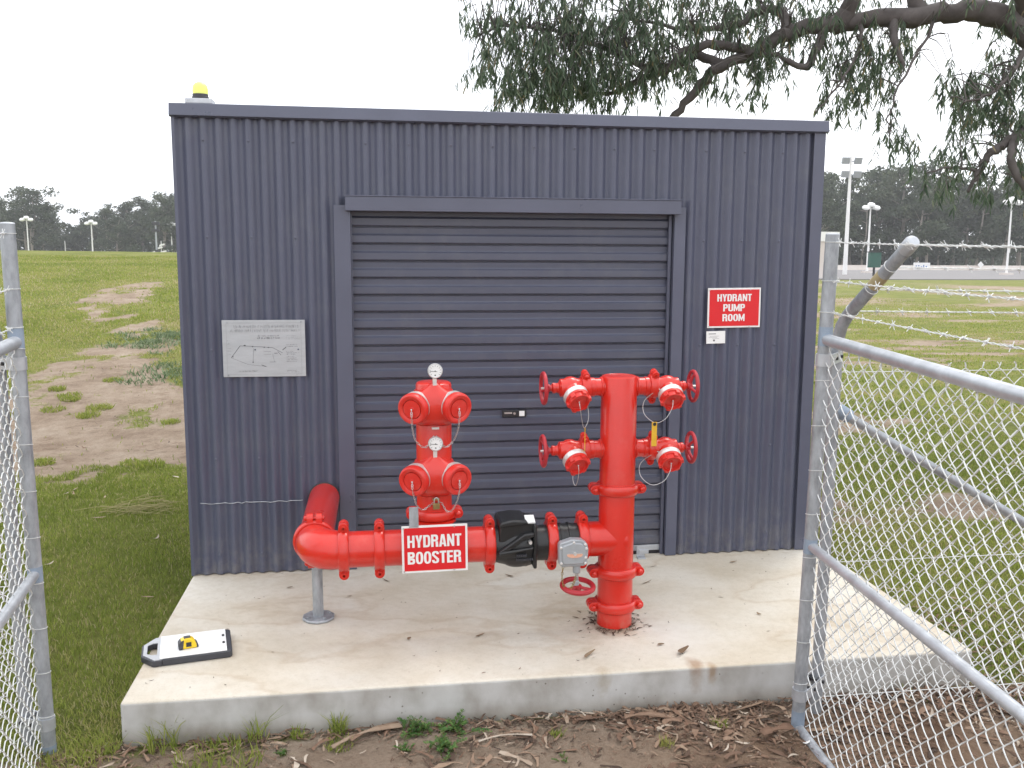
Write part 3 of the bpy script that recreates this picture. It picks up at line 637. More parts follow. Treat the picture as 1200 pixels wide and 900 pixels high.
for (u0, u1, v0, v1) in ((0.05, 0.95, 0.05, 0.05), (0.05, 0.95, 0.955, 0.955), (0.05, 0.05, 0.05, 0.955), (0.95, 0.95, 0.05, 0.955)): stroke(fnt, PX(u0), PZ(v0), PX(u1), PZ(v1), 0.0009)
ink.build('engraving', M['ink'], root, smooth=False); fnt.build('faint_engraving', M['ink_faint'], root, smooth=False)
for (u, v) in ((0.06, 0.045), (0.955, 0.035), (0.06, 0.965), (0.89, 0.955)):
    x = MB(); x.cyl((PX(u), -0.020, PZ(v)), (PX(u), -0.0155, PZ(v)), 0.005, 12); x.build('screw', M['galv'], root)
# loose wire on the wall
x = MB(); pr = random.Random(8); x.tube([(0.06 + 0.55 * t, -0.0125 - 0.002 * pr.random(), 0.412 + 0.004 * pr.uniform(-1, 1)) for t in np.linspace(0, 1, 26)], 0.0022, 6)
tag(x.build('wall_wire', M['galv'], origin=(0.33, -0.013, 0.41)), 'thin grey wire strung along the shed wall beside the red elbow pipe', 'wire')

# ------------------------------------------------------------ hydrant booster pipework
PY, PZc, PR = -0.954, 0.425, 0.083
RX, RR = 2.155, 0.0845
TX = 1.285
hyd = thing('hydrant_booster', (RX, PY, 0), 'red hydrant booster pipework with two uprights, check valve and handwheels on the concrete slab', 'hydrant')

def coupling(c, ax, ear, r, parent, m=None, w_=0.048, bulk=0.018, name='pipe_coupling', es=1.0):
    c = Vector(c); ax = Vector(ax).normalized(); ear = Vector(ear).normalized(); bo = ax.cross(ear).normalized()
    h = w_ / 2
    x = MB()
    x.lathe([(r, -h), (r + bulk * .55, -h), (r + bulk * .75, -h * .85), (r + bulk, -h * .45), (r + bulk, h * .45), (r + bulk * .75, h * .85), (r + bulk * .55, h), (r, h)], c, ax, 40)
    # ear lugs either side of the split
    for s in (1, -1):
        e = c + ear * (s * (r + bulk * .9))
        R = 0.023 * es
        pts = [(-R, -0.014 * es), (-R, 0.010 * es)] + [(-R * math.cos(t), 0.010 * es + R * math.sin(t)) for t in np.linspace(0.3, math.pi - 0.3, 7)] + [(R, 0.010 * es), (R, -0.014 * es)]
        x.prism(pts, e - bo * 0.036 * es, ax, ear * s, bo, 0.030 * es); x.prism(pts, e + bo * 0.006 * es, ax, ear * s, bo, 0.030 * es)
    o = x.build(name, m or M['red'], parent, bevel=0.002)
    for s in (1, -1):
        y = MB(); e = c + ear * (s * (r + bulk * .9 + 0.010 * es))
        y.cyl(e - bo * 0.048 * es, e + bo * 0.046 * es, 0.0075 * es, 10)
        y.lathe([(0.0125 * es, 0), (0.0135 * es, 0.006 * es), (0.010 * es, 0.013 * es), (0.004, 0.016 * es)], e - bo * 0.036 * es, -bo, 14)
        y.lathe([(0.0125 * es, 0), (0.0135 * es, 0.009 * es), (0.006, 0.010 * es)], e + bo * 0.036 * es, bo, 6)
        y.build('coupling_bolt', m or M['red'], o)
    return o

X_, Y_, Z_ = Vector((1, 0, 0)), Vector((0, 1, 0)), Vector((0, 0, 1))
# depth leg through the wall, elbow, manifold
x = MB(); x.cyl((0.728, PY + 0.135, PZc), (0.728, 0.15, PZc), PR, 40); x.build('wall_pipe', M['red'], hyd)
x = MB(); ang = np.linspace(0, math.pi / 2, 13); er = 0.128
x.tube([(0.728 + er - er * math.cos(t), PY + er - er * math.sin(t), PZc) for t in ang], [PR + 0.004 + 0.006 * math.sin(2 * t) for t in ang], 40)
x.build('elbow', M['red'], hyd)
coupling((0.728, PY + 0.155, PZc), Y_, Z_, PR + 0.002, hyd); coupling((0.868, PY, PZc), X_, Z_, PR + 0.002, hyd)
x = MB(); x.cyl((0.85, PY, PZc), (1.56, PY, PZc), PR, 40); x.build('manifold_pipe', M['red'], hyd)
coupling((1.030, PY, PZc), X_, Z_, PR + 0.001, hyd); coupling((1.540, PY, PZc), X_, Z_, PR + 0.001, hyd)
# wall collar
x = MB(); x.lathe([(PR + 0.006, 0), (PR + 0.006, 0.006), (PR, 0.009)], (0.728, -0.010, PZc), (0, -1, 0), 36); x.build('pipe_collar', M['dark'], hyd)
# check valve (black)
x = MB()
x.lathe([(0.084, 0), (0.084, 0.02), (0.092, 0.05), (0.106, 0.10), (0.108, 0.16), (0.100, 0.19), (0.084, 0.205), (0.084, 0.27)], (1.552, PY, PZc - 0.004), X_, 36)
x.ball((1.668, PY - 0.01, PZc - 0.045), 0.09, 20, (1.0, 1.05, 0.72))
x.prism([(1.578, 0.455), (1.745, 0.455), (1.745, 0.532), (1.728, 0.548), (1.600, 0.548), (1.580, 0.528)], (0, PY - 0.085, 0), X_, Z_, Y_, 0.17)
x.prism([(1.570, 0.418), (1.600, 0.405), (1.690, 0.470), (1.738, 0.485), (1.738, 0.505), (1.690, 0.500)], (0, PY - 0.118, 0), X_, Z_, Y_, 0.05)
x.prism([(1.570, 0.400), (1.735, 0.425), (1.735, 0.440), (1.57, 0.418)], (0, PY - 0.122, 0), X_, Z_, Y_, 0.05)
x.box((1.735, PY - 0.112, 0.33), (1.752, PY + 0.1, 0.54))
cv = x.build('check_valve', M['black'], hyd, bevel=0.011, seg=3)
x = MB(); x.prism([(1.572, 0.525), (1.582, 0.552), (1.64, 0.562), (1.705, 0.557), (1.715, 0.538), (1.60, 0.528)], (0, PY - 0.098, 0), X_, Z_, Y_, 0.19); x.build('valve_cover', M['black'], cv, bevel=0.008)
x = MB(); x.obox((1.724, PY - 0.060, 0.5545), X_, (0, 1, .35), (0, -.35, 1), 0.022, 0.03, 0.0035); x.build('valve_sticker', M['white'], cv, smooth=False)
x = MB(); x.cyl((1.718, PY - 0.128, 0.462), (1.718, PY - 0.10, 0.462), 0.008, 12); x.build('valve_plug', M['ring'], cv)
x = MB()
for kk, zz in enumerate((0.395, 0.375)):
    for j in range(5 + 3 * kk): x.box((1.655 + j * 0.010, PY - 0.1205, zz), (1.661 + j * 0.010, PY - 0.108, zz + 0.010))
x.build('cast_marks', M['case_grey'], cv, smooth=False)
coupling((1.836, PY, PZc + 0.002), X_, Z_, PR + 0.001, hyd)
# butterfly valve
x = MB(); x.lathe([(0.083, 0), (0.083, 0.02), (0.087, 0.021), (0.087, 0.032), (0.083, 0.033), (0.083, 0.060), (0.088, 0.061), (0.088, 0.072), (0.083, 0.073), (0.083, 0.135)], (1.852, PY, PZc), X_, 36)
x.cyl((1.912, PY, PZc), (1.912, PY - 0.125, PZc), 0.038, 20)
bv = x.build('butterfly_valve', M['black'], hyd)
coupling((1.985, PY, PZc + 0.003), X_, Z_, PR + 0.001, hyd)
oc = [(-0.068, 0.040), (-0.062, 0.052), (-0.01, 0.068), (0.040, 0.064), (0.064, 0.046), (0.070, 0.020), (0.066, -0.048), (0.050, -0.060), (-0.052, -0.062), (-0.066, -0.050)]
x = MB(); x.prism(oc, (1.914, PY - 0.158, PZc - 0.014), X_, Z_, Y_, 0.045)
x.prism([(a * .8, c * .8) for a, c in oc], (1.914, PY - 0.166, PZc - 0.014), X_, Z_, Y_, 0.010)
x.cyl((1.935, PY - 0.130, PZc - 0.06), (1.935, PY - 0.130, PZc - 0.115), 0.018, 16)
gb = x.build('gearbox', M['gear'], bv, bevel=0.005)
x = MB(); x.prism([(0.036 * math.cos(t), 0.012 * math.sin(t)) for t in np.linspace(math.pi, 2 * math.pi, 10)] + [(0.036, 0.006), (-0.036, 0.006)], (1.918, PY - 0.1685, PZc - 0.018), X_, Z_, Y_, 0.003)
x.build('indicator_window', M['salmon'], bv, smooth=False)
x = MB(); x.cyl((1.918, PY - 0.174, PZc - 0.010), (1.918, PY - 0.166, PZc - 0.010), 0.008, 14); x.box((1.886, PY - 0.1705, PZc - 0.0105), (1.95, PY - 0.169, PZc - 0.0085)); x.build('indicator_pointer', M['ring'], bv)
for (a, c) in ((-0.060, 0.032), (0.0, 0.055), (0.053, 0.044), (0.058, 0.026), (0.056, -0.018), (0.055, -0.045), (-0.058, -0.042)):
    x = MB(); x.lathe([(0.0065, 0), (0.0065, 0.007), (0.003, 0.009)], (1.914 + a, PY - 0.158, PZc - 0.014 + c), (0, -1, 0), 8)
    x.build('gearbox_bolt', M['ring'], bv)
# flat handwheel under the gearbox
def handwheel(c, ax, R, parent, r=0.0095, spokes=3, ph=0.4, name='handwheel', dish=0.012):
    c = Vector(c); d, a, bb = frame_of(ax)
    x = MB(); x.torus(c, ax, R, r, 36, 10)
    for k in range(spokes):
        t = ph + 2 * math.pi * k / spokes; u = a * math.cos(t) + bb * math.sin(t); v = d.cross(u)
        x.tube([c - d * dish + u * 0.012, c - d * dish * .8 + u * R * .5, c + u * R], [0.009, 0.0075, 0.0065], 8)
    x.lathe([(0.017, -0.014), (0.019, -0.008), (0.019, 0.008), (0.012, 0.012)], c - d * dish, ax, 18)
    return x.build(name, M['wheel_red'], parent)
x = MB(); x.cyl((1.935, PY - 0.130, PZc - 0.11), (1.938, PY - 0.132, 0.238), 0.008, 12); x.build('wheel_stem', M['steel'], bv)
handwheel((1.940, PY - 0.136, 0.248), (0.03, -0.12, 1), 0.072, bv, 0.0125, 3, 1.0, dish=0.004)
# tee into the riser, riser
x = MB(); x.lathe([(PR, 0), (PR, 0.05), (PR + 0.001, 0.20)], (1.99, PY, PZc + 0.004), X_, 40); x.build('branch_pipe', M['red'], hyd)
x = MB(); x.lathe([(RR, 0), (RR, 1.205), (RR - 0.003, 1.212), (RR - 0.010, 1.214), (RR - 0.012, 1.2125), (0.0, 1.2125)], (RX, PY, 0.002), Z_, 48); ris = x.build('riser', M['red'], hyd)
for zz in (0.676, 0.268, 0.100): coupling((RX, PY, zz), Z_, X_, RR, hyd, w_=0.050, bulk=0.020)


# landing valves
def cable_loop(bm, pts, r=0.0016):
    P = [Vector(p) for p in pts]; out_ = []
    for i in range(len(P) - 1):
        p0, p1, p2, p3 = P[max(i - 1, 0)], P[i], P[i + 1], P[min(i + 2, len(P) - 1)]
        for t in np.linspace(0, 1, 9)[:-1]:
            out_.append(0.5 * ((2 * p1) + (-p0 + p2) * t + (2 * p0 - 5 * p1 + 4 * p2 - p3) * t * t + (-p0 + 3 * p1 - 3 * p2 + p3) * t ** 3))
    out_.append(P[-1]); bm.tube(out_, r, 6)

def landing_valve(s, zc, splay, lv):
    """s=-1 left, +1 right of the riser"""
    c0 = Vector((RX, PY, zc)); ax = Vector((s, splay, -0.012)).normalized(); up = Z_
    x = MB()
    x.cyl(c0 + ax * 0.06, c0 + ax * 0.125, 0.0415, 28); x.torus(c0 + ax * 0.086, ax, 0.042, 0.006, 28, 8)
    x.lathe([(0.040, 0.118), (0.045, 0.122), (0.045, 0.15), (0.042, 0.152)], c0, ax, 28)
    nip = x.build('branch_nipple', M['red'], hyd)
    coupling(c0 + ax * 0.163, ax, (0.05 * s, -0.25, 1), 0.045, hyd, w_=0.042, bulk=0.013, es=0.72)
    # valve body with bonnet and stem
    bc_ = c0 + ax * 0.232
    x = MB()
    x.lathe([(0.043, -0.055), (0.043, -0.03), (0.050, -0.015), (0.0525, 0.0), (0.050, 0.018), (0.042, 0.032), (0.042, 0.050), (0.034, 0.054), (0.024, 0.060), (0.022, 0.072), (0.0245, 0.074), (0.0245, 0.086), (0.014, 0.092), (0.012, 0.104)], bc_, ax, 28)
    od = Vector((0.10 * -s + (0.12 if s > 0 else 0.10), -0.80, -0.50)).normalized()
    x.tube([bc_, bc_ + od * 0.055], [0.046, 0.045], 28)
    body = x.build('landing_valve', M['red'], hyd)
    y = MB(); y.cyl(bc_ + ax * 0.10, bc_ + ax * 0.140, 0.0055, 10); y.build('stem', M['ring'], body)
    hw = handwheel(bc_ + ax * 0.128, ax, 0.070, body, 0.0092, 4, 0.35 + 0.5 * lv, dish=0.016)
    y = MB(); y.lathe([(0.046, 0.048), (0.056, 0.052), (0.059, 0.056), (0.059, 0.068), (0.056, 0.078), (0.052, 0.080)], bc_, od, 32); y.build('outlet_ring', M['ring'], body)
    e = bc_ + od * 0.080
    y = MB(); y.lathe([(0.055, 0), (0.0575, 0.003), (0.0575, 0.012), (0.050, 0.016), (0.049, 0.036), (0.043, 0.038), (0.041, 0.022), (0.010, 0.020), (0.009, 0.026), (0.0, 0.026)], e, od, 32)
    _, a1, a2 = frame_of(od)
    for q in range(6):
        t = 2 * math.pi * q / 6 + 0.3; u = a1 * math.cos(t) + a2 * math.sin(t); v = od.cross(u)
        y.obox(e + u * 0.052 + od * 0.022, u, v, od, 0.007, 0.010, 0.011)
    cap = y.build('outlet_cap', M['cap_red'], body, bevel=0.0015)
    y = MB(); st = e + od * 0.026; an = bc_ + od * 0.045 + (a1 if a1.z > 0 else -a1) * 0.0 + Vector((-s * 0.052, -0.012, 0.015))
    if s < 0:
        lo = st + Vector((0.030, 0.02, -0.125)); sd_ = 1
        pts = [st, st + Vector((0.004, -0.006, -0.03)), st + Vector((0.015, 0.005, -0.085)), lo, lo + Vector((0.022, 0.01, 0.045)), an + Vector((0.004, 0.0, -0.03)), an]
        if lv: pts = [st, st + Vector((0.002, -0.004, -0.03)), st + Vector((0.0, 0.01, -0.075)), st + Vector((-0.008, 0.02, -0.10)), st + Vector((-0.018, 0.03, -0.075)), st + Vector((-0.014, 0.05, -0.02)), bc_ + Vector((-0.02, -0.03, -0.05))]
    else:
        w1 = 0.0 if not lv else -0.010
        pts = [st, st + Vector((-0.006, -0.006, -0.035)), st + Vector((-0.035, 0.0, -0.085)), st + Vector((-0.078 + w1, 0.02, -0.105 + 0.0 * lv)), st + Vector((-0.125 + w1, 0.04, -0.065)), st + Vector((-0.122 + w1, 0.05, -0.005)), an + Vector((-0.01, -0.004, 0.0)), an]
    cable_loop(y, pts); y.ball(tuple(st), 0.004, 8); y.ball(tuple(an), 0.005, 8)
    y.build('cap_tether', M['steel'], body)
    return bc_, pts
LV = {}
for s in (-1, 1):
    for lv, zc in ((0, 1.165), (1, 0.868)):
        LV[(s, lv)] = landing_valve(s, zc, 0.0 if s < 0 else -0.01, lv)
def hanging_tag(name, c, ux, w_, h, m, label, cat, th=0.0015, hole=True):
    c = Vector(c)
    x = MB(); ux = Vector(ux).normalized(); n_ = ux.cross(Z_)
    x.obox(c - Z_ * h / 2, ux, n_, Z_, w_ / 2, th, h / 2)
    o = x.build(name, m, origin=tuple(c), smooth=False, bevel=0.001)
    if hole:
        y = MB(); hc = c - Z_ * 0.010; 
        y.cyl(hc - n_ * 0.004, hc + n_ * 0.004, w_ * 0.32, 12); o2 = y.build('eyelet', M['dark'], o)
    return tag(o, label, cat)
p = LV[(1, 0)][1][3]; hanging_tag('yellow_tag', Vector(p) + Vector((-0.004, -0.006, 0.004)), (1, 0.1, 0), 0.026, 0.115, M['yellow'], 'yellow tag hanging from the cap wire of the right upper valve', 'tag')
p = LV[(-1, 0)][1][3]; hanging_tag('yellow_tag', Vector(p) + Vector((0.004, 0.0, 0.002)), (0.25, 1, 0), 0.024, 0.110, M['yellow'], 'yellow tag seen edge-on below the left upper valve', 'tag')

# booster inlet tower
tw = MB(); tw.lathe([(0.081, 0.0), (0.081, 0.762), (0.078, 0.770), (0.070, 0.775), (0.0, 0.775)], (TX, PY, PZc), Z_, 44)
tower = tw.build('inlet_tower', M['red'], hyd)
coupling((TX, PY, 0.588), Z_, X_, 0.082, hyd, w_=0.044, bulk=0.018)
x = MB(); x.lathe([(0.083, 0), (0.10, 0.004), (0.10, 0.014), (0.083, 0.018)], (TX, PY, 0.545), Z_, 40); x.build('tower_flange', M['red'], hyd)
def chain(bm, pts, r=0.0013, link=0.013):
    P = [Vector(p) for p in pts]; dense = []
    for i in range(len(P) - 1):
        p0, p1, p2, p3 = P[max(i - 1, 0)], P[i], P[i + 1], P[min(i + 2, len(P) - 1)]
        for t in np.linspace(0, 1, 21)[:-1]: dense.append(0.5 * ((2 * p1) + (-p0 + p2) * t + (2 * p0 - 5 * p1 + 4 * p2 - p3) * t * t + (-p0 + 3 * p1 - 3 * p2 + p3) * t ** 3))
    dense.append(P[-1]); acc = 0; last = dense[0]; pos = [dense[0]]
    for q in dense[1:]:
        acc += (q - last).length; last = q
        if acc >= link * 0.78: pos.append(q); acc = 0
    for k in range(len(pos) - 1):
        d = (pos[k + 1] - pos[k]).normalized(); _, a, b2 = frame_of(d); w2 = a if k % 2 else b2; c = (pos[k] + pos[k + 1]) / 2; hl = link * 0.55; hw = link * 0.30
        bm.tube([c + d * (hl * math.cos(t)) + w2 * (hw * math.sin(t)) for t in np.linspace(0, 2 * math.pi, 9)[:-1]], r, 5, closed=True)
for lv, hz in ((0, 1.092), (1, 0.765)):
    # casting: rounded block in front of the pipe with sloping shoulders and a neck for the gauge
    x = MB()
    rows = [(-0.085, 0.072, -0.060), (-0.070, 0.082, -0.090), (-0.045, 0.092, -0.112), (0.0, 0.100, -0.118), (0.040, 0.104, -0.116), (0.058, 0.098, -0.110), (0.074, 0.076, -0.100), (0.092, 0.046, -0.086), (0.106, 0.028, -0.076), (0.112, 0.018, -0.070)]
    vs = []; fs = []; nn = 18
    for (dz, hw, fy) in rows:
        for k in range(nn):
            t = math.pi * k / (nn - 1)
            cx = -math.cos(t); sy = math.sin(t)
            ex = math.copysign(abs(cx) ** 0.75, cx) * hw; ey = (sy ** 0.55) * (fy) if sy > 0 else 0
            vs.append((TX + ex, PY - 0.015 + ey if k not in (0, nn - 1) else PY + 0.0, hz + dz))
    for r_ in range(len(rows) - 1):
        for k in range(nn - 1): fs.append((r_ * nn + k, r_ * nn + k + 1, (r_ + 1) * nn + k + 1, (r_ + 1) * nn + k))
        fs.append((r_ * nn + nn - 1, r_ * nn, (r_ + 1) * nn, (r_ + 1) * nn + nn - 1))
    fs.append(tuple(range(nn - 1, -1, -1))); fs.append(tuple((len(rows) - 1) * nn + k for k in range(nn)))
    x.add(vs, fs)
    x.lathe([(0.086, 0), (0.089, 0.004), (0.089, 0.012), (0.084, 0.016)], (TX, PY, hz + 0.058), Z_, 40)
    dirs = []
    for s in (-1, 1):
        d = Vector((0.50 * s, -0.86, -0.13)).normalized(); c = Vector((TX + 0.065 * s, PY - 0.060, hz + 0.012)); dirs.append((s, d, c))
        x.tube([c - d * 0.03, c + d * 0.036], [0.062, 0.059], 28)
    head = x.build('inlet_head', M['red'], hyd, angle=45)
    for s, d, c in dirs:
        y = MB(); y.lathe([(0.058, 0.020), (0.0690, 0.021), (0.0702, 0.025), (0.0702, 0.046), (0.058, 0.047)], c, d, 36); y.build('inlet_ring', M['ring'], head)
        e = c + d * 0.047
        y = MB(); y.lathe([(0.062, 0), (0.0690, 0.002), (0.0708, 0.008), (0.0708, 0.024), (0.0680, 0.033), (0.062, 0.037), (0.049, 0.035), (0.0455, 0.032), (0.0448, 0.024), (0.0430, 0.024), (0.0420, 0.033), (0.012, 0.034), (0.010, 0.036), (0.0, 0.036)], e, d, 40)
        y.build('inlet_cap', M['cap_red'], head)
        y = MB(); st = e + d * 0.035
        if lv == 0:
            pts = [st, st + Vector((0.0, -0.012, -0.03)), st + Vector((0.004 * -s, 0.01, -0.09)), st + Vector((-0.02 * s, 0.05, -0.15)), Vector((TX + 0.052 * s, PY - 0.088, hz - 0.178)), Vector((TX + 0.03 * s, PY - 0.090, hz - 0.165)), Vector((TX + 0.006 * s, PY - 0.088, hz - 0.125))]
        elif s > 0:
            pts = [st, st + Vector((0.0, -0.012, -0.03)), st + Vector((-0.008, 0.01, -0.09)), st + Vector((-0.03, 0.03, -0.142)), st + Vector((-0.055, 0.045, -0.152)), st + Vector((-0.078, 0.055, -0.115)), Vector((TX + 0.006, PY - 0.095, hz - 0.105))]
        else:
            pts = [st, st + Vector((0.0, -0.012, -0.03)), st + Vector((0.010, 0.01, -0.08)), st + Vector((0.022, 0.03, -0.118)), st + Vector((0.05, 0.045, -0.142)), st + Vector((0.078, 0.05, -0.125)), Vector((TX - 0.006, PY - 0.095, hz - 0.105))]
        chain(y, pts); y.ball(tuple(st), 0.005, 8); y.build('cap_chain', M['steel'], head)
        if lv == 1 and s < 0: TAGP = pts[3]
    # gauge
    gz = hz + (0.168 if lv == 0 else 0.165); gyy = PY - 0.085
    y = MB(); y.box((TX - 0.009, gyy - 0.008, hz + 0.095), (TX + 0.009, gyy + 0.010, hz + 0.142)); y.build('gauge_stem', M['ring'], head, smooth=False, bevel=0.002)
    y = MB(); y.lathe([(0.028, -0.016), (0.0335, -0.012), (0.0335, 0.012), (0.031, 0.014), (0.030, 0.011), (0.0, 0.011)], (TX + 0.002, gyy, gz), (0, -1, 0.05), 32); gg = y.build('gauge_case', M['steel'], head)
    y = MB(); y.lathe([(0.0295, 0.0112), (0.0, 0.0118)], (TX + 0.002, gyy, gz), (0, -1, 0.05), 28); y.build('gauge_dial', M['white'], head)
    y = MB()
    for q in range(11):
        t = R_(-40 + 26 * q); u = Vector((-math.cos(t), 0.0, math.sin(t))); y.obox(Vector((TX + 0.002, gyy - 0.0125, gz)) + u * 0.0235, u, (0, 1, 0), u.cross(Y_), 0.003, 0.0004, 0.0007)
    y.obox((TX - 0.006, gyy - 0.013, gz - 0.001), (1, 0, -0.05), (0, 1, 0), (0.05, 0, 1), 0.017, 0.0006, 0.0008); y.cyl((TX + 0.002, gyy - 0.0135, gz), (TX + 0.002, gyy - 0.012, gz), 0.0028, 10)
    y.box((TX - 0.001, gyy - 0.013, gz - 0.021), (TX + 0.005, gyy - 0.0122, gz - 0.016))
    y.build('gauge_marks', M['dark'], head, smooth=False)
    # small bracket under the head
    y = MB(); y.box((TX - 0.014, PY - 0.098, hz - 0.095), (TX + 0.018, PY - 0.075, hz - 0.086)); y.build('chain_bracket', M['brass' if lv else 'ring'], head, smooth=False)
# padlocks and tags
def padlock(c, label, k=1.0, m='brass'):
    c = Vector(c); o = thing('padlock', tuple(c), label, 'padlock')
    x = MB(); x.obox(c - Z_ * 0.030 * k, (1, 0.2, 0), (-0.2, 1, 0), Z_, 0.016 * k, 0.007 * k, 0.015 * k); x.build('lock_body', M[m], o, bevel=0.003)
    x = MB(); x.tube([c + Vector((-0.010 * k, 0, -0.018 * k)), c + Vector((-0.010 * k, 0, 0)), c + Vector((-0.007 * k, 0, 0.008 * k)), c + Vector((0, 0, 0.012 * k)), c + Vector((0.007 * k, 0, 0.008 * k)), c + Vector((0.010 * k, 0, 0)), c + Vector((0.010 * k, 0, -0.018 * k))], 0.0028 * k, 8); x.build('shackle', M['steel'], o)
padlock((TX + 0.003, PY - 0.099, 0.672), 'brass padlock on the chains of the lower booster inlet', 0.95)
padlock((1.925, PY - 0.172, 0.300), 'small padlock and chain hanging under the grey gearbox', 0.8, 'galv')
x = MB(); chain(x, [(1.868, PY - 0.150, 0.352), (1.862, PY - 0.152, 0.31), (1.866, PY - 0.160, 0.265), (1.885, PY - 0.178, 0.245), (1.90, PY - 0.185, 0.262), (1.915, PY - 0.180, 0.29), (1.925, PY - 0.170, 0.315)], 0.0016, 0.016)
tag(x.build('lock_chain', M['brass'], origin=(1.87, PY - 0.15, 0.35)), 'short chain looped between the gearbox and its red handwheel', 'chain')
hanging_tag('metal_tag', (1.185, PY - 0.118, 0.648), (1, 0.05, 0), 0.042, 0.095, M['galv'], 'grey metal tag hanging from the left chain above the booster sign', 'tag', hole=False)
sign('booster_sign', 1.130, 1.428, 0.340, 0.561, -1.070,
     [('HYDRANT', 0.085, 0.905, 0.54, 0.80, 0.034), ('BOOSTER', 0.085, 0.900, 0.19, 0.45, 0.034)],
     'red HYDRANT BOOSTER sign with white border hung on the red pipe', R_(-0.6))
# support post
x = MB(); x.cyl((0.728, -0.705, 0.006), (0.726, -0.705, PZc - 0.07), 0.0255, 24); sp_ = x.build('support_post', M['galv'], hyd)
x = MB(); x.lathe([(0.078, 0), (0.080, 0.004), (0.080, 0.011), (0.076, 0.014), (0.030, 0.015)], (0.728, -0.705, 0.001), Z_, 10); x.build('base_flange', M['galv'], sp_, bevel=0.003)
for t in (0.5, 2.1, 3.7, 5.3):
    x = MB(); x.lathe([(0.008, 0), (0.008, 0.006), (0.005, 0.008)], (0.728 + 0.056 * math.cos(t), -0.705 + 0.056 * math.sin(t), 0.015), Z_, 6)
    x.build('flange_bolt', M['galv'], sp_)

# ------------------------------------------------------------ clipboard case and tape measure
cc = Vector((0.168, -1.012, 0.001)); ca = R_(11)
cu, cvv = Vector((math.cos(ca), math.sin(ca), 0)), Vector((-math.sin(ca), math.cos(ca), 0))
case = thing('clipboard_case', tuple(cc), 'black and white clipboard case with a carry handle lying on the slab corner', 'clipboard case')
hx, hy = 0.190, 0.128
poly = [(-hx, -hy * .45), (-hx + 0.05, -hy), (hx - 0.012, -hy), (hx, -hy + 0.012), (hx, hy - 0.012), (hx - 0.012, hy), (-hx + 0.05, hy), (-hx, hy * .45)]
def ring_prism(bm, outer, inner, z0, z1):
    n1 = len(outer)
    P = lambda q, z_: cc + cu * q[0] + cvv * q[1] + Z_ * z_
    vs = [P(q, z0) for q in outer] + [P(q, z1) for q in outer] + [P(q, z0) for q in inner] + [P(q, z1) for q in inner]
    fs = []
    for i in range(n1):
        j = (i + 1) % n1
        fs += [(i, j, n1 + j, n1 + i), (2 * n1 + j, 2 * n1 + i, 3 * n1 + i, 3 * n1 + j), (n1 + i, n1 + j, 3 * n1 + j, 3 * n1 + i), (j, i, 2 * n1 + i, 2 * n1 + j)]
    bm.add(vs, fs)
x = MB()
x.prism([(-hx + 0.088, -hy), (hx - 0.012, -hy), (hx, -hy + 0.012), (hx, hy - 0.012), (hx - 0.012, hy), (-hx + 0.088, hy)], cc, cu, cvv, Z_, 0.030)
out_p = [(-hx, -hy * .45), (-hx + 0.05, -hy), (-hx + 0.088, -hy), (-hx + 0.088, hy), (-hx + 0.05, hy), (-hx, hy * .45)]
in_p = [(-hx + 0.024, -hy * .36), (-hx + 0.045, -hy * .5), (-hx + 0.066, -hy * .5), (-hx + 0.066, hy * .5), (-hx + 0.045, hy * .5), (-hx + 0.024, hy * .36)]
ring_prism(x, out_p, in_p, 0.0, 0.027)
x.build('case_tray', M['case_grey'], case, bevel=0.004)
x = MB(); ring_prism(x, [(a * 0.955, c * 0.96) for a, c in out_p], in_p, 0.0272, 0.030); x.build('handle', M['case_light'], case, smooth=False)
x = MB(); x.prism([(-hx + 0.078, -hy + 0.006), (hx - 0.022, -hy + 0.006), (hx - 0.022, hy - 0.006), (-hx + 0.078, hy - 0.006)], cc + Z_ * 0.031, cu, cvv, Z_, 0.004); x.build('white_lid', M['white'], case, smooth=False, bevel=0.001)
for dv in (-0.035, 0.045):
    x = MB(); x.obox(cc + cu * (hx - 0.034) + cvv * dv + Z_ * 0.0365, cu, cvv, Z_, 0.005, 0.009, 0.0012)
    x.build('clip', M['dark'], case, smooth=False)

tc0 = cc + cu * 0.002 + cvv * (-0.040) + Z_ * 0.036; ta = R_(18)
tu, tv = Vector((math.cos(ta), math.sin(ta), 0)), Vector((-math.sin(ta), math.cos(ta), 0))
tp = thing('tape_measure', tuple(tc0), 'yellow and black tape measure lying on the white clipboard lid', 'tape measure')
def tprof(k): return [(-0.036 * k, -0.004), (-0.036 * k, 0.020), (-0.026 * k, 0.036), (-0.008 * k, 0.043), (0.012 * k, 0.043), (0.026 * k, 0.034), (0.037 * k, 0.016), (0.039 * k, -0.004)]
pf = [(a, b_ + 0.004) for a, b_ in tprof(1)]
x = MB(); x.prism(pf, tc0 + tv * -0.021, tu, Z_, tv, 0.042); x.build('tape_body', M['tape_yellow'], tp, bevel=0.005)
x = MB(); x.prism([(a - 0.004, c) for a, c in [(-0.034, 0.0), (-0.034, 0.026), (-0.024, 0.038), (-0.010, 0.043), (-0.016, 0.0)]], tc0 + tv * -0.0225, tu, Z_, tv, 0.045); x.build('rubber_grip', M['case_grey'], tp, bevel=0.003)
x = MB(); x.prism([(0.024, 0.0), (0.026, 0.030), (0.040, 0.022), (0.046, 0.006), (0.046, 0.0)], tc0 + tv * -0.018, tu, Z_, tv, 0.036); x.build('front_bumper', M['case_grey'], tp, bevel=0.003)
x = MB(); x.obox(tc0 + tu * 0.004 + tv * -0.0218 + Z_ * 0.020, tu, tv, Z_, 0.011, 0.001, 0.010); x.build('emblem', M['dark'], tp, smooth=False)
x = MB(); x.obox(tc0 + tu * 0.0 + Z_ * 0.0475, tu, tv, Z_, 0.014, 0.013, 0.002); x.build('top_button', M['case_grey'], tp, smooth=False, bevel=0.002)

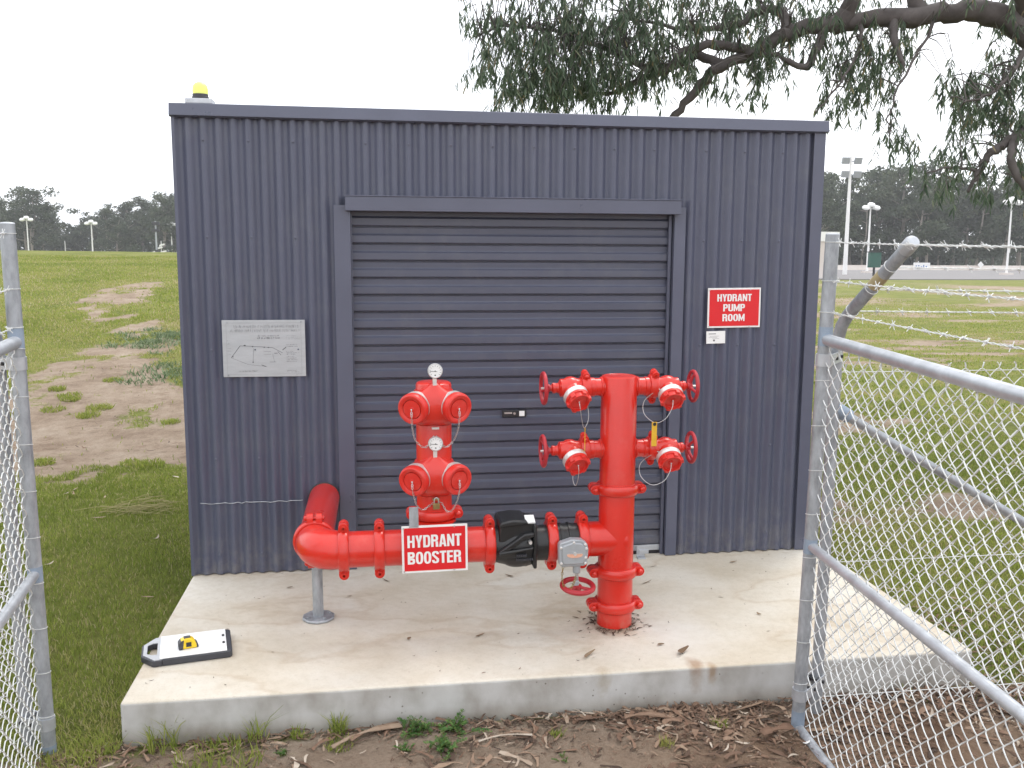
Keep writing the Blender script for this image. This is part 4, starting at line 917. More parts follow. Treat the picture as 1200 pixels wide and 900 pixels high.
# ------------------------------------------------------------ chain-link gates and fences
def chainlink(bm, o, ux, uz, nrm, width, zf0, zf1, hp=0.0385, r=0.0022, depth=0.0045, barbs=True, jit=0.0):
    """wires are flattened spirals hooked into each other; zf0/zf1(u) bottom and top"""
    o, ux, uz, nrm = Vector(o), Vector(ux).normalized(), Vector(uz).normalized(), Vector(nrm).normalized()
    nw = int(width / hp); pr = random.Random(3)
    for k in range(nw):
        u0 = k * hp; z0, z1 = zf0(u0), zf1(u0); m = int((z1 - z0) / hp)
        pts = []
        for j in range(m + 1):
            s = (j + k) % 2; uu = u0 + s * hp * 1.04 - 0.02 * hp; zz = z0 + j * hp
            p = o + ux * uu + uz * zz
            side = depth if (j + k) % 2 == 0 else -depth
            if j > 0: pts.append(p - uz * 0.003)
            else: pts.append(p)
            if j < m:
                s2 = 1 - s; u2 = u0 + s2 * hp * 1.04 - 0.02 * hp
                d = Vector(ux * (u2 - uu) + uz * hp)
                pts.append(p + d * 0.16 + nrm * side); pts.append(p + d * 0.5 + nrm * side * 1.25); pts.append(p + d * 0.84 + nrm * side)
        if barbs:
            e = pts[-1]; pts += [e + uz * 0.012 + ux * pr.uniform(-.006, .006), e + uz * 0.026 + ux * pr.uniform(-.012, .012) + nrm * pr.uniform(-.006, .006)]
        bm.tube(pts, r, 5, cap=False)

def barbed(bm, a, c, sag=0.0, step=0.10, r=0.0015, seed=1):
    a, c = Vector(a), Vector(c); n = max(8, int((c - a).length / 0.012)); d, x, y = frame_of(c - a); pr = random.Random(seed)
    for ph in (0, math.pi):
        bm.tube([a.lerp(c, t) + (x * math.cos(ph + 90 * t * (c - a).length) + y * math.sin(ph + 90 * t * (c - a).length)) * 0.0022 - Z_ * sag * 4 * t * (1 - t) for t in np.linspace(0, 1, n)], r, 5)
    Lg = (c - a).length; s = pr.uniform(0.03, 0.08)
    while s < Lg - 0.03:
        t = s / Lg; p = a.lerp(c, t) - Z_ * sag * 4 * t * (1 - t)
        for q in range(2):
            th = pr.uniform(0, math.pi); u = (x * math.cos(th) + y * math.sin(th)); off = d * (0.006 * (q - .5))
            bm.tube([p + off - u * 0.017 + d * 0.006, p + off - u * 0.004, p + off + u * 0.004, p + off + u * 0.017 - d * 0.006], 0.0013, 5)
        for q in range(3): bm.torus(p + d * (q - 1) * 0.0035, d, 0.0042, 0.0014, 8, 5)
        s += step * pr.uniform(0.92, 1.08)

GU = Vector((-0.0274, -1, 0)).normalized(); GN = Vector((1, -0.0274, 0)).normalized()
def gate(base, top, u, n, name_label, length, rail_t, rail_m, rail_b, slope, wires, hinges, post, mesh_side):
    SR = 0.0265
    base, top = Vector(base), Vector(top); u = Vector(u).normalized(); n = Vector(n).normalized()
    g = thing('chain_link_gate', tuple(base), name_label, 'gate')
    at = lambda z_: base.lerp(top, (z_ - base.z) / (top.z - base.z))
    x = MB(); x.tube([base, top], SR, 20); x.build('stile', M['galv'], g)
    for (za, zb_) in ((rail_t - .025, rail_t + 0.05), (rail_m - .03, rail_m + 0.03), (base.z + 0.002, base.z + 0.10)):
        x = MB(); x.tube([at(za), at(zb_)], SR + 0.0007, 20); x.build('weld_patch', M['galv_patch'], g)
    x = MB(); x.lathe([(SR + 0.0005, 0), (SR - 0.002, 0.004), (0.01, 0.006)], top, top - base, 20); x.build('end_cap', M['galv_bright'], g)
    sl_ = lambda z_, L_, k: at(z_) + u * L_ + Z_ * (L_ * k)
    for (z_, k, mm, rr) in ((rail_t, slope[0], 'galv_bright', 0.0235), (rail_m, slope[1], 'galv_bright', 0.0195), (rail_b, slope[2], 'galv', 0.021)):
        x = MB(); x.tube([sl_(z_, 0.02, k), sl_(z_, length, k)], rr, 18); x.build('rail', M[mm], g)
    x = MB(); x.tube([base + u * length + Z_ * (slope[2] * length), top + u * length], 0.0245, 18); x.build('stile', M['galv'], g)
    x = MB()
    bl = base.z
    chainlink(x, Vector((base.x, base.y, 0)) + u * 0.028 + n * mesh_side, u, Z_, n, length - 0.06, lambda q: rail_b + q * slope[2] + 0.012, lambda q: rail_t + q * slope[0] - 0.02)
    # tie wires round the stile
    for z_ in np.arange(base.z + 0.22, rail_t, 0.18): x.torus(at(z_), Vector((0.0, 0.15, 1)), SR + 0.0013, 0.0015, 18, 5)
    x.build('chain_link_mesh', M['wire'], g)
    for q, (z_, k) in enumerate(wires):
        x = MB(); barbed(x, at(z_) + u * 0.02, at(z_) + u * length + Z_ * k * length, 0.006, seed=q + 3)
        x.torus(at(z_), Z_, SR + 0.0013, 0.0016, 18, 5); x.build('barbed_wire', M['wire'], g)
    post = Vector(post)
    for z_ in hinges:
        p = at(z_); pp = Vector((post.x, post.y, z_)); dd = (pp - p).normalized(); sd_ = dd.cross(Z_)
        x = MB()
        x.lathe([(SR + .0015, -0.024), (SR + .004, -0.024), (SR + .004, 0.024), (SR + .0015, 0.024)], p, Z_, 20)
        for s in (1, -1): x.obox((p + pp) / 2 + sd_ * 0.028 * s, dd, sd_, Z_, (pp - p).length / 2 + 0.01, 0.0025, 0.022)
        hg = x.build('hinge', M['galv_bright'], g, smooth=True)
        for t in (0.42, 0.9):
            x = MB(); x.cyl(p.lerp(pp, t) - sd_ * 0.038, p.lerp(pp, t) + sd_ * 0.038, 0.007, 10); x.build('hinge_bolt', M['dark'], hg)
    return g
gate((2.739, -1.728, -0.190), (2.766, -1.758, 1.855), (-0.0274, -1, -0.0), (1, -0.0274, 0), 'galvanised chain-link gate swung open beside the right front corner of the slab', 1.75,
     1.452, 0.618, -0.165, (-0.040, -0.039, -0.055), ((1.826, -0.02), (1.679, -0.012), (1.559, -0.02)), (1.372, -0.02), (2.880, -1.605, 0), 0.022)
gate((-0.265, -1.499, -0.24), (-0.285, -1.499, 1.875), (0.109, -0.994, 0), (0.994, 0.109, 0), 'galvanised chain-link gate swung open along the left edge of the picture', 1.45,
     1.446, 0.557, -0.22, (-0.03, -0.004, -0.02), ((1.84, -0.03), (1.64, -0.03), (1.50, -0.03)), (1.366, -0.05), (-0.362, -1.452, 0), -0.018)

fr = thing('chain_link_fence', (2.885, -1.61, -0.25), 'galvanised chain-link fence with a cranked post and barbed wire to the right of the slab', 'fence')
post_pts = [(2.880, -1.605, -0.3), (2.886, -1.605, 0.8), (2.889, -1.605, 1.38), (2.889, -1.612, 1.44), (2.890, -1.632, 1.495), (2.892, -1.672, 1.54), (2.894, -1.73, 1.583), (2.90, -2.075, 1.822)]
x = MB(); x.tube(post_pts, 0.0245, 22); fp = x.build('post', M['galv'], fr)
x = MB(); x.tube([Vector(post_pts[-2]).lerp(Vector(post_pts[-1]), t) for t in (0.34, 0.52)], 0.0251, 22); x.build('rust_patch', M['rust'], fp)
x = MB(); e0, e1 = Vector(post_pts[-2]), Vector(post_pts[-1]); x.lathe([(0.025, -0.05), (0.0268, -0.048), (0.0268, 0.0), (0.022, 0.010), (0.010, 0.014)], e1, e1 - e0, 22); x.build('end_cap', M['galv_bright'], fp)
for xx in (5.3, 7.7, 10.1):
    x = MB(); x.tube([(p[0] + xx - 2.885, p[1], p[2]) for p in post_pts], 0.024, 16); x.build('post', M['galv'], fr)
x = MB(); x.tube([(2.90, -1.600, 1.150), (5.0, -1.600, -0.055)], 0.0195, 18); brc = x.build('brace', M['galv'], fr)
x = MB(); x.tube([(2.895, -1.600, 1.155), (2.96, -1.600, 1.117)], 0.030, 14); x.build('brace_clamp', M['galv_patch'], brc)
x = MB(); chainlink(x, (2.905, -1.585, 0), X_, Z_, Y_, 4.3, lambda q: -0.19, lambda q: 1.345, depth=0.004); x.build('chain_link_mesh', M['wire'], fr)
for zz in (1.300, 0.485, -0.12):
    x = MB(); x.tube([(2.90, -1.580, zz), (10.1, -1.580, zz - 0.01)], 0.0018, 6); x.build('support_wire', M['wire'], fr)
for q, t in enumerate((0.08, 0.40, 0.70, 0.985)):
    p = Vector(post_pts[-3]).lerp(e1, t); x = MB(); barbed(x, p + Vector((0.03, 0, -0.004)), p + Vector((3.2, 0, -0.02)), 0.008, seed=20 + q)
    x.torus(p, e1 - e0, 0.0258, 0.0016, 16, 5); x.build('barbed_wire', M['wire'], fr)
fl_ = thing('chain_link_fence', (-0.362, -1.452, -0.25), 'galvanised chain-link fence and post left of the slab behind the left gate', 'fence')
x = MB(); x.tube([(-(p[0] - 2.885) - 0.362, p[1] + 0.153, p[2]) for p in post_pts], 0.0245, 22); x.build('post', M['galv'], fl_)
x = MB(); chainlink(x, (-0.380, -1.430, 0), -X_, Z_, Y_, 2.4, lambda q: -0.2, lambda q: 1.345, depth=0.004); x.build('chain_link_mesh', M['wire'], fl_)
for q, t in enumerate((0.08, 0.40, 0.70, 0.985)):
    p = Vector(post_pts[-3]).lerp(e1, t); p.x = -0.362; p.y += 0.153; x = MB(); barbed(x, p + Vector((-0.03, 0, 0)), p + Vector((-2.4, 0, -0.02)), 0.008, seed=30 + q); x.build('barbed_wire', M['wire'], fl_)
for zz in (1.300, 0.485):
    x = MB(); x.tube([(-0.37, -1.425, zz), (-2.8, -1.425, zz - 0.01)], 0.0018, 6); x.build('support_wire', M['wire'], fl_)

# ------------------------------------------------------------ grass, weeds, litter
def blades(xs, ys, zs, hmin, hmax, wmin, wmax, lean, rs):
    n = len(xs); h = rs.uniform(hmin, hmax, n); w_ = rs.uniform(wmin, wmax, n); th = rs.uniform(0, 2 * np.pi, n); lt = rs.uniform(0, 2 * np.pi, n); lm = rs.uniform(0.1, lean, n) * h
    bx, by = np.cos(th) * w_ / 2, np.sin(th) * w_ / 2; lx, ly = np.cos(lt) * lm, np.sin(lt) * lm
    V = np.empty((n, 5, 3))
    V[:, 0] = np.stack([xs - bx, ys - by, zs - 0.004], 1); V[:, 1] = np.stack([xs + bx, ys + by, zs - 0.004], 1)
    V[:, 2] = np.stack([xs + bx * .8 + lx * .35, ys + by * .8 + ly * .35, zs + h * .6], 1); V[:, 3] = np.stack([xs - bx * .8 + lx * .35, ys - by * .8 + ly * .35, zs + h * .6], 1)
    V[:, 4] = np.stack([xs + lx, ys + ly, zs + h], 1)
    b5 = np.arange(n)[:, None] * 5
    F = np.concatenate([b5 + np.array([[0, 1, 2]]), b5 + np.array([[0, 2, 3]]), b5 + np.array([[3, 2, 4]])], 0)
    return V.reshape(-1, 3), F, n
def scatter_grass(n, x0, x1, y0, y1, hm, hx_, w0, w1, rs, lean=0.9, ypow=1.0, thin=1.0):
    xs = rs.uniform(x0, x1, n); ys = y0 + (y1 - y0) * rs.random(n) ** ypow
    bb = bare(xs, ys) + (fbm(xs * 5, ys * 5, 3) - 0.45) * 1.2
    keep = rs.random(n) > sst(0.35, 0.60, bb) * 0.985
    keep &= ~((xs > -0.012) & (xs < 3.715) & (ys > -1.49) & (ys < 2.48))
    xs, ys = xs[keep], ys[keep]; zs = height(xs, ys)
    clump = 0.6 + 0.9 * fbm(xs * 3 + 50, ys * 3, 3)
    V, F, m = blades(xs, ys, zs, hm, hx_, w0, w1, lean, rs)
    V = V.reshape(m, 5, 3); V[:, :, 2] = zs[:, None] + (V[:, :, 2] - zs[:, None]) * clump[:, None]; V = V.reshape(-1, 3)
    tone = np.clip(0.95 * fbm(xs * 0.8 + 9, ys * 0.8 + 4, 4) - 0.06 + rs.normal(0.02, 0.20, m) + 0.10 * (fbm(xs * 4, ys * 4, 2) - .45), 0, 1)
    tone = np.clip(tone + 0.22 * sst(4, 12, ys) * sst(3.5, 7, xs) + 0.15 * sst(2.5, 6, ys) * (1 - sst(2, 4, xs)), 0, 1)
    tone = np.where(rs.random(m) < 0.08, rs.uniform(0.85, 1, m), tone)
    return V, F, np.tile(tone, 3)
parts = [scatter_grass(120000, -3.2, 0.0, -1.75, 3.4, 0.016, 0.036, 0.0025, 0.005, rng, 1.2, 1.25),
         scatter_grass(110000, -7.5, 1.5, 2.2, 13, 0.020, 0.045, 0.005, 0.010, rng, 1.2, 1.2),
         scatter_grass(120000, -14, 3, 10, 31, 0.025, 0.055, 0.010, 0.022, rng, 1.3),
         scatter_grass(95000, 3.3, 8, -1.65, 6, 0.018, 0.045, 0.003, 0.007, rng, 1.2, 1.3),
         scatter_grass(110000, 4.5, 26, 5, 40, 0.022, 0.05, 0.012, 0.028, rng, 1.3, 1.1)]
Vs, Fs, Ts, o_ = [], [], [], 0
for (V, F, T) in parts: Vs.append(V); Fs.append(F + o_); Ts.append(T); o_ += len(V)
g = np_mesh('grass', np.concatenate(Vs), np.concatenate(Fs), M['grass'], np.concatenate(Ts)); tag(g, kind='stuff', label='short mown grass covering the lawn and bank')

def tuft(name, x, y, n, h, spread, label, m='grass', tone=(0.1, 0.7), wide=(0.003, 0.006), z=None, group=None, lean=1.2, cat='grass tuft'):
    rs = np.random.default_rng(int(abs(x * 1000 + y * 77)) + 5)
    r = spread * np.sqrt(rs.random(n)); t = rs.uniform(0, 2 * np.pi, n); xs, ys = x + r * np.cos(t), y + r * np.sin(t)
    zs = height(xs, ys)
    V, F, mm = blades(xs, ys, zs, h * .4, h, *wide, lean, rs)
    o = np_mesh(name, V, F, M[m], np.tile(rs.uniform(*tone, mm), 3), origin=(x, y, float(height(x, y))))
    return tag(o, label, cat, group)
tuft('grass_tuft', 0.17, -1.535, 75, 0.13, 0.07, 'long bladed grass tuft against the slab face near its left corner')
tuft('grass_tuft', 0.40, -1.66, 260, 0.065, 0.17, 'broad low green grass patch at the bottom edge, front left of the slab')
tuft('grass_tuft', 0.535, -1.53, 26, 0.14, 0.035, 'thin tall grass stems at the slab edge right of the long bladed tuft')
tuft('grass_tuft', 0.69, -1.535, 45, 0.045, 0.03, 'small bright green sprout touching the slab edge', tone=(0.2, 0.6))
tuft('grass_tuft', 0.855, -1.525, 80, 0.085, 0.035, 'spiky green grass tuft standing at the slab edge left of the bushy weed')
tuft('grass_tuft', 0.86, -1.62, 110, 0.035, 0.06, 'low grass clump just in front of the spiky tuft')
tuft('grass_tuft', 1.735, -1.66, 40, 0.035, 0.025, 'tiny grass sprout in bare soil right of the bushy weed')
tuft('grass_tuft', 2.42, -1.68, 60, 0.03, 0.035, 'tiny grass sprout in bark litter near the right gate')
tuft('grass_tuft', 2.15, -1.80, 45, 0.04, 0.03, 'yellowish grass sprout on bare soil at the bottom edge', tone=(0.5, 0.8))
tuft('grass_tuft', -0.10, -1.53, 200, 0.06, 0.10, 'bright grass clump by the left front corner of the slab', tone=(0.3, 0.75))
for (wx, wy, n, lab) in ((-2.35, 10.2, 380, 'large grey-green weed patch on the bank beside the shed wall'), (-1.55, 7.6, 210, 'lower grey-green weed patch on the bank beside the shed wall')):
    rs = np.random.default_rng(n); cxy = np.stack([wx + rs.normal(0, .30, 26), wy + rs.normal(0, .5, 26)], 1); pk = cxy[rs.integers(0, 26, n * 4)] + rs.normal(0, .10, (n * 4, 2))
    zz_ = height(pk[:, 0], pk[:, 1]); Vw, Fw, mw = blades(pk[:, 0], pk[:, 1], zz_, 0.02, 0.08, 0.010, 0.026, 2.2, rs)
    tag(np_mesh('weed_patch', Vw, Fw, M['bank_weed'], np.tile(rs.uniform(0, 1, mw), 3), origin=(wx, wy, float(height(wx, wy)))), lab, 'weeds')
pr = random.Random(12)
for q in range(22):
    wx, wy = pr.uniform(-4.2, -0.7), pr.uniform(3.3, 7.6)
    tuft('grass_tuft', wx, wy, pr.randint(150, 240), pr.uniform(0.04, 0.08), pr.uniform(0.08, 0.15), 'isolated grass tuft growing on the bare earth of the bank', tone=(0.2, 0.75), wide=(0.006, 0.012), group='grass tufts on the bare bank')

def weed(x, y, n, size, label):
    """rosette of feathery stems carrying small toothed leaflets"""
    rs = np.random.default_rng(int(x * 1000)); V, F, T = [], [], []
    z0 = float(height(x, y))
    root = thing('leafy_weed', (x, y, z0), label, 'weed')
    st = MB()
    for k in range(n):
        a = rs.uniform(0, 2 * np.pi); el = rs.uniform(0.35, 1.25); Ls = size * rs.uniform(0.5, 1.0); c0 = Vector((x + rs.normal(0, size * .25), y + rs.normal(0, size * .20), z0))
        d = Vector((math.cos(a) * math.cos(el), math.sin(a) * math.cos(el), math.sin(el)))
        pts = [c0 + d * (Ls * t) - Z_ * (0.35 * Ls * t * t) for t in np.linspace(0, 1, 6)]; st.tube(pts, [0.002, 0.0018, 0.0015, 0.0013, 0.001, 0.0006], 4)
        sd_ = d.cross(Z_).normalized()
        for t in np.linspace(0.2, 1, 9):
            p = c0 + d * (Ls * t) - Z_ * (0.35 * Ls * t * t)
            for s in (-1, 1):
                l_ = size * rs.uniform(0.12, 0.24) * (1.1 - 0.5 * t); dr_ = (sd_ * s + d * rs.uniform(.2, .8) + Z_ * rs.uniform(-.2, .5)).normalized(); wv = dr_.cross(Z_ + d * 0.3).normalized() * l_ * 0.24
                b0 = len(V); V += [p, p + dr_ * l_ * .5 + wv, p + dr_ * l_, p + dr_ * l_ * .5 - wv]; F.append((b0, b0 + 1, b0 + 2, b0 + 3)); T.append(rs.uniform(0, 1))
    st.build('stems', M['grass'], root)
    np_mesh('leaves', np.array([tuple(v) for v in V]), np.array(F), M['weed'], T, parent=root)
    return root
weed(1.16, -1.575, 16, 0.11, 'left clump of bushy green weed growing at the front edge of the slab')
weed(1.33, -1.565, 15, 0.12, 'right clump of bushy green weed with a taller stalk at the slab edge')
weed(1.27, -1.72, 20, 0.10, 'sprawling green weed at the bottom edge below the two bushy clumps')
weed(1.12, -1.70, 9, 0.06, 'small low green weed on bare soil left of the sprawling weed')
weed(0.66, -1.66, 8, 0.05, 'tiny leafy weed on pale soil in front of the small bright sprout')
weed(1.72, -1.83, 5, 0.05, 'single small upright weed near the bottom edge')

def add_flake(V, F, T, p, yaw, l_, w_, curl, tilt, tone, nseg=4, narrow=True):
    u = Vector((math.cos(yaw), math.sin(yaw), math.tan(tilt))).normalized(); v = Vector((-math.sin(yaw), math.cos(yaw), random.uniform(-.4, .4))).normalized(); n = u.cross(v)
    b0 = len(V)
    for k in range(nseg + 1):
        t = k / nseg; ww = w_ * (math.sin(math.pi * (0.08 + 0.84 * t)) if narrow else (0.75 + 0.25 * math.sin(7 * t + l_ * 90)))
        if not narrow and nseg > 4: ww *= random.uniform(.55, 1.1)
        c = Vector(p) + u * ((t - .5) * l_) + n * (curl * l_ * (4 * (t - .5) ** 2 - .3)) + v * (0.12 * l_ * math.sin(math.pi * t))
        V += [c - v * ww / 2 + n * ww * .15, c + v * ww / 2 + n * ww * .15]
    for k in range(nseg): F.append((b0 + 2 * k, b0 + 2 * k + 1, b0 + 2 * k + 3, b0 + 2 * k + 2)); T.append(min(1, max(0, tone + random.uniform(-.04, .04))))
V, F, T = [], [], []
random.seed(21)
for k in range(26000):
    xx = random.uniform(-0.3, 4.8); yy = -1.50 - abs(random.gauss(0, 0.20)) if random.random() < 0.66 else random.uniform(-2.5, -1.5)
    dens = float(np.clip(1.6 * (fbm(xx * 2.1 + 7, yy * 3.0 + 2, 3) - 0.34) + 0.12, 0.06, 1)) * (0.22 if xx < 0.8 else 0.26 if xx < 1.5 else 0.34 if xx < 2.0 else 0.70) * (2.2 if xx > 2.6 else 1.0)
    if yy > -1.57: dens += 0.10 if xx < 1.4 else 0.30
    if xx > 3.74 and random.random() < .3: yy = random.uniform(-1.6, -0.6)
    if random.random() > dens or yy < -2.6: continue
    zz = float(height(xx, yy)) + random.uniform(0.001, 0.012)
    big = random.random()
    if big < 0.72: add_flake(V, F, T, (xx, yy, zz), random.uniform(0, 6.3), random.uniform(0.006, 0.034), random.uniform(0.003, 0.010), random.uniform(-.15, .15), random.uniform(-.4, .4), random.betavariate(1.3, 1.8), 2, False)
    elif big < 0.93: add_flake(V, F, T, (xx, yy, zz), random.uniform(0, 6.3), random.uniform(0.04, 0.095), random.uniform(0.007, 0.014), random.uniform(-.25, .25), random.uniform(-.25, .25), random.betavariate(1.8, 1.6), 5, True)
    else: add_flake(V, F, T, (xx, yy, zz), random.gauss(0, 0.9), random.uniform(0.05, 0.15), random.uniform(0.010, 0.030), random.uniform(-.12, .12), random.uniform(-.1, .1), random.betavariate(2.2, 2), 6, False)
lt = np_mesh('leaf_litter', np.array([tuple(v) for v in V]), np.array(F), M['litter'], T); tag(lt, kind='stuff', label='brown bark flakes and gum leaves strewn in front of the slab')
def litter_piece(name, p, yaw, l_, w_, curl, tone, label, cat, m='litter', narrow=False, group=None, th=True):
    V, F, T = [], [], []; add_flake(V, F, T, p, yaw, l_, w_, curl, 0.02, tone, 7, narrow)
    o = np_mesh(name, np.array([tuple(v) for v in V]), np.array(F), M[m], T, origin=p)
    if th: s = o.modifiers.new('thick', 'SOLIDIFY'); s.thickness = 0.003
    return tag(o, label, cat, group)
def gz_(x, y, dz=0.012): return (x, y, float(height(x, y)) + dz)
litter_piece('bark_strip', gz_(0.97, -1.60), 0.42, 0.30, 0.032, 0.03, 0.78, 'long pale bark strip lying on the soil left of the bushy weed', 'bark')
litter_piece('bark_strip', gz_(1.0, -1.565), 0.52, 0.22, 0.022, 0.02, 0.62, 'narrow dark bark strip lying against the long pale one', 'bark')
litter_piece('bark_strip', gz_(1.92, -1.585, 0.02), 0.15, 0.20, 0.034, 0.05, 0.42, 'wide reddish bark slab lying along the middle of the slab edge', 'bark')
litter_piece('bark_strip', gz_(2.12, -1.60, 0.02), -0.12, 0.17, 0.028, 0.05, 0.66, 'wide tan bark slab lying along the slab edge right of the reddish one', 'bark')
litter_piece('bark_strip', gz_(2.62, -1.79, 0.025), 0.22, 0.15, 0.050, 0.05, 0.5, 'broad orange-brown bark piece at the foot of the right gate', 'bark')
litter_piece('bark_strip', gz_(2.58, -1.58, 0.02), 0.28, 0.17, 0.026, 0.06, 0.72, 'curled tan bark strip by the slab edge next to the right gate', 'bark')
litter_piece('bark_strip', gz_(1.52, -1.68, 0.01), 0.05, 0.22, 0.012, 0.02, 0.95, 'thin pale stick lying on the soil right of the bushy weed', 'stick')
litter_piece('paper_scrap', gz_(2.71, -1.875, 0.014), 0.4, 0.035, 0.016, 0.2, 1.0, 'small white paper scrap on the bark litter by the right gate foot', 'paper scrap', 'white')
random.seed(4)
for k, (lx, ly, yw, l_) in enumerate(((1.06, -0.23, -0.9, 0.07), (1.74, -0.25, -0.8, 0.06), (2.47, -0.45, 0.5, 0.075), (1.49, -1.03, 0.6, 0.055), (3.07, -0.19, 0.2, 0.05), (2.30, -1.24, 0.1, 0.035), (2.90, -0.95, 2.0, 0.03), (1.16, -1.02, 1.0, 0.03), (0.55, -0.27, 0.4, 0.035), (2.8, -0.70, 2.4, 0.03), (2.58, -0.20, 0.1, 0.05), (0.87, -0.44, 0.2, 0.03))):
    litter_piece('fallen_leaf', (lx, ly, 0.006), yw, l_, 0.013, 0.12, random.uniform(0.1, 0.8), 'small dry brown gum leaf lying on the concrete slab', 'leaf', 'dryleaf', True, 'small dry leaves on the slab', False)
litter_piece('fallen_leaf', (1.95, -1.31, 0.008), 0.85, 0.095, 0.018, 0.14, 0.75, 'curved tan gum leaf on the slab in front of the riser foot', 'leaf', 'dryleaf', True, None, False)
litter_piece('fallen_leaf', (2.375, -1.335, 0.010), 0.75, 0.085, 0.026, 0.22, 0.3, 'crumpled wide brown leaf on the slab front edge right of the riser', 'leaf', 'dryleaf', True, None, False)
V, F, T = [], [], []
for k in range(170):
    a = random.uniform(0, 6.3); r = 0.086 + abs(random.gauss(0, .022 if k < 110 else .06)); add_flake(V, F, T, (RX + r * math.cos(a) - 0.01, PY + r * math.sin(a), 0.004), random.uniform(0, 6.3), random.uniform(.012, .04), random.uniform(.003, .008), .1, 0, random.uniform(0, .5), 3, True)
tag(np_mesh('leaf_crumbs', np.array([tuple(v) for v in V]), np.array(F), M['litter'], T), kind='stuff', label='dark leaf crumbs gathered round the riser foot')
V, F, T = [], [], []
for k in range(150):
    xx, yy = random.uniform(0.05, 3.65), random.uniform(-1.45, -0.02); add_flake(V, F, T, (xx, yy, 0.003), random.uniform(0, 6.3), random.uniform(.006, .022), random.uniform(.002, .005), .1, 0, random.uniform(0, .6), 2, True)
tag(np_mesh('slab_debris', np.array([tuple(v) for v in V]), np.array(F), M['litter'], T), kind='stuff', label='tiny twig and leaf crumbs scattered on the slab')
V, F, T = [], [], []
for k in range(420):
    if k >= 160: xx, yy = random.uniform(-4.5, -0.3), random.uniform(3.0, 8.5)
    elif k < 60: xx, yy = random.uniform(-2.6, -0.1), random.uniform(-1.4, 3)
    else: xx, yy = random.uniform(3.8, 7.5), random.uniform(-1.2, 4)
    add_flake(V, F, T, gz_(xx, yy, 0.03), random.uniform(0, 6.3), random.uniform(.05, .12), random.uniform(.010, .018), .1, 0, random.uniform(.7, 1) if k < 160 else random.uniform(.1, .9), 4, True)
tag(np_mesh('lawn_litter', np.array([tuple(v) for v in V]), np.array(F), M['litter'], T), kind='stuff', label='pale fallen gum leaves scattered over the lawn')
# heap of dry cut stalks
x = MB(); pr = random.Random(2)
for k in range(70):
    a = pr.gauss(0.35, 0.55); c = Vector((-0.72 + pr.gauss(0, .14), 1.85 + pr.gauss(0, .10), 0)); l_ = pr.uniform(.06, .30); c.z = float(height(c.x, c.y)) + pr.uniform(.02, .045)
    u = Vector((math.cos(a), math.sin(a), pr.uniform(-.12, .12))); x.tube([c - u * l_ / 2, c + Vector((0, 0, .012)), c + u * l_ / 2], [0.0028, 0.0025, 0.0012], 4)
o = x.build('straw_heap', M['straw'], origin=(-0.72, 1.85, float(height(-0.72, 1.85)))); tag(o, 'small heap of dry yellow grass stalks on the lawn left of the shed', 'straw')

# ------------------------------------------------------------ overhanging gum tree
def limb_pts(pts, seed, sub=5, wob=0.05):
    P = [Vector(p) for p in pts]; out_ = []; pr = random.Random(seed)
    for i in range(len(P) - 1):
        p0, p1, p2, p3 = P[max(i - 1, 0)], P[i], P[i + 1], P[min(i + 2, len(P) - 1)]
        for t in np.linspace(0, 1, sub + 1)[:-1]:
            q = 0.5 * ((2 * p1) + (-p0 + p2) * t + (2 * p0 - 5 * p1 + 4 * p2 - p3) * t * t + (-p0 + 3 * p1 - 3 * p2 + p3) * t ** 3)
            out_.append(q + Vector((pr.uniform(-1, 1), pr.uniform(-1, 1), pr.uniform(-1, 1))) * wob * 0.5)
    out_.append(P[-1]); return out_
def cpx(px, py, d):
    """direction helper used once to lay out the canopy in world space around the camera's bearing"""
    q = _f * d + _r * ((px - 600) / 1070.9 * d) + _u * ((450 - py) / 1070.9 * d); return CAM + q
gum = thing('gum_tree', (9.1, 3.9, -0.2), 'large gum tree reaching in from the right with a thick arching limb and drooping leaves', 'tree')
limbs = []
def limb(pts, r0, r1, seed, name='limb', wob=0.05):
    q = limb_pts(pts, seed, 5, wob); rs_ = [r0 + (r1 - r0) * (k / (len(q) - 1)) for k in range(len(q))]
    pr = random.Random(seed); rs_ = [r * pr.uniform(0.92, 1.1) for r in rs_]
    x = MB(); x.tube(q, rs_, 12); x.build(name, M['bark'], gum); limbs.extend([(p, r) for p, r in zip(q, rs_)]); return q
limb([(9.1, 3.9, -0.4), (9.05, 3.9, 0.8), (8.95, 3.85, 2.0), (9.0, 3.9, 3.0), (8.8, 3.9, 4.0), (8.9, 4.1, 5.4), (8.6, 4.3, 7.0)], 0.34, 0.16, 1, 'trunk')
limb([(8.95, 3.85, 2.4), (8.40, 3.80, 3.55), cpx(1200, 38, 9.5), cpx(1165, 18, 9.5), cpx(1120, 14, 9.5), cpx(1070, 20, 9.5), cpx(1000, 24, 9.5), cpx(975, 30, 9.5), cpx(925, 38, 9.5), cpx(890, 58, 9.5), cpx(845, 78, 9.6), cpx(815, 105, 9.7), cpx(788, 138, 9.8)], 0.142, 0.036, 2)
limb([cpx(1080, 15, 9.5), cpx(1068, -25, 9.5), cpx(1040, -90, 9.6), cpx(1000, -160, 9.8)], 0.09, 0.03, 3)
limb([cpx(985, 25, 9.5), cpx(1000, -8, 9.4), cpx(985, -60, 9.3), cpx(930, -120, 9.3)], 0.10, 0.03, 4)
limb([cpx(968, 30, 9.5), cpx(958, 55, 9.4), cpx(944, 78, 9.3), cpx(925, 72, 9.3), cpx(905, 62, 9.3), cpx(880, 70, 9.3)], 0.05, 0.014, 5, wob=0.02)
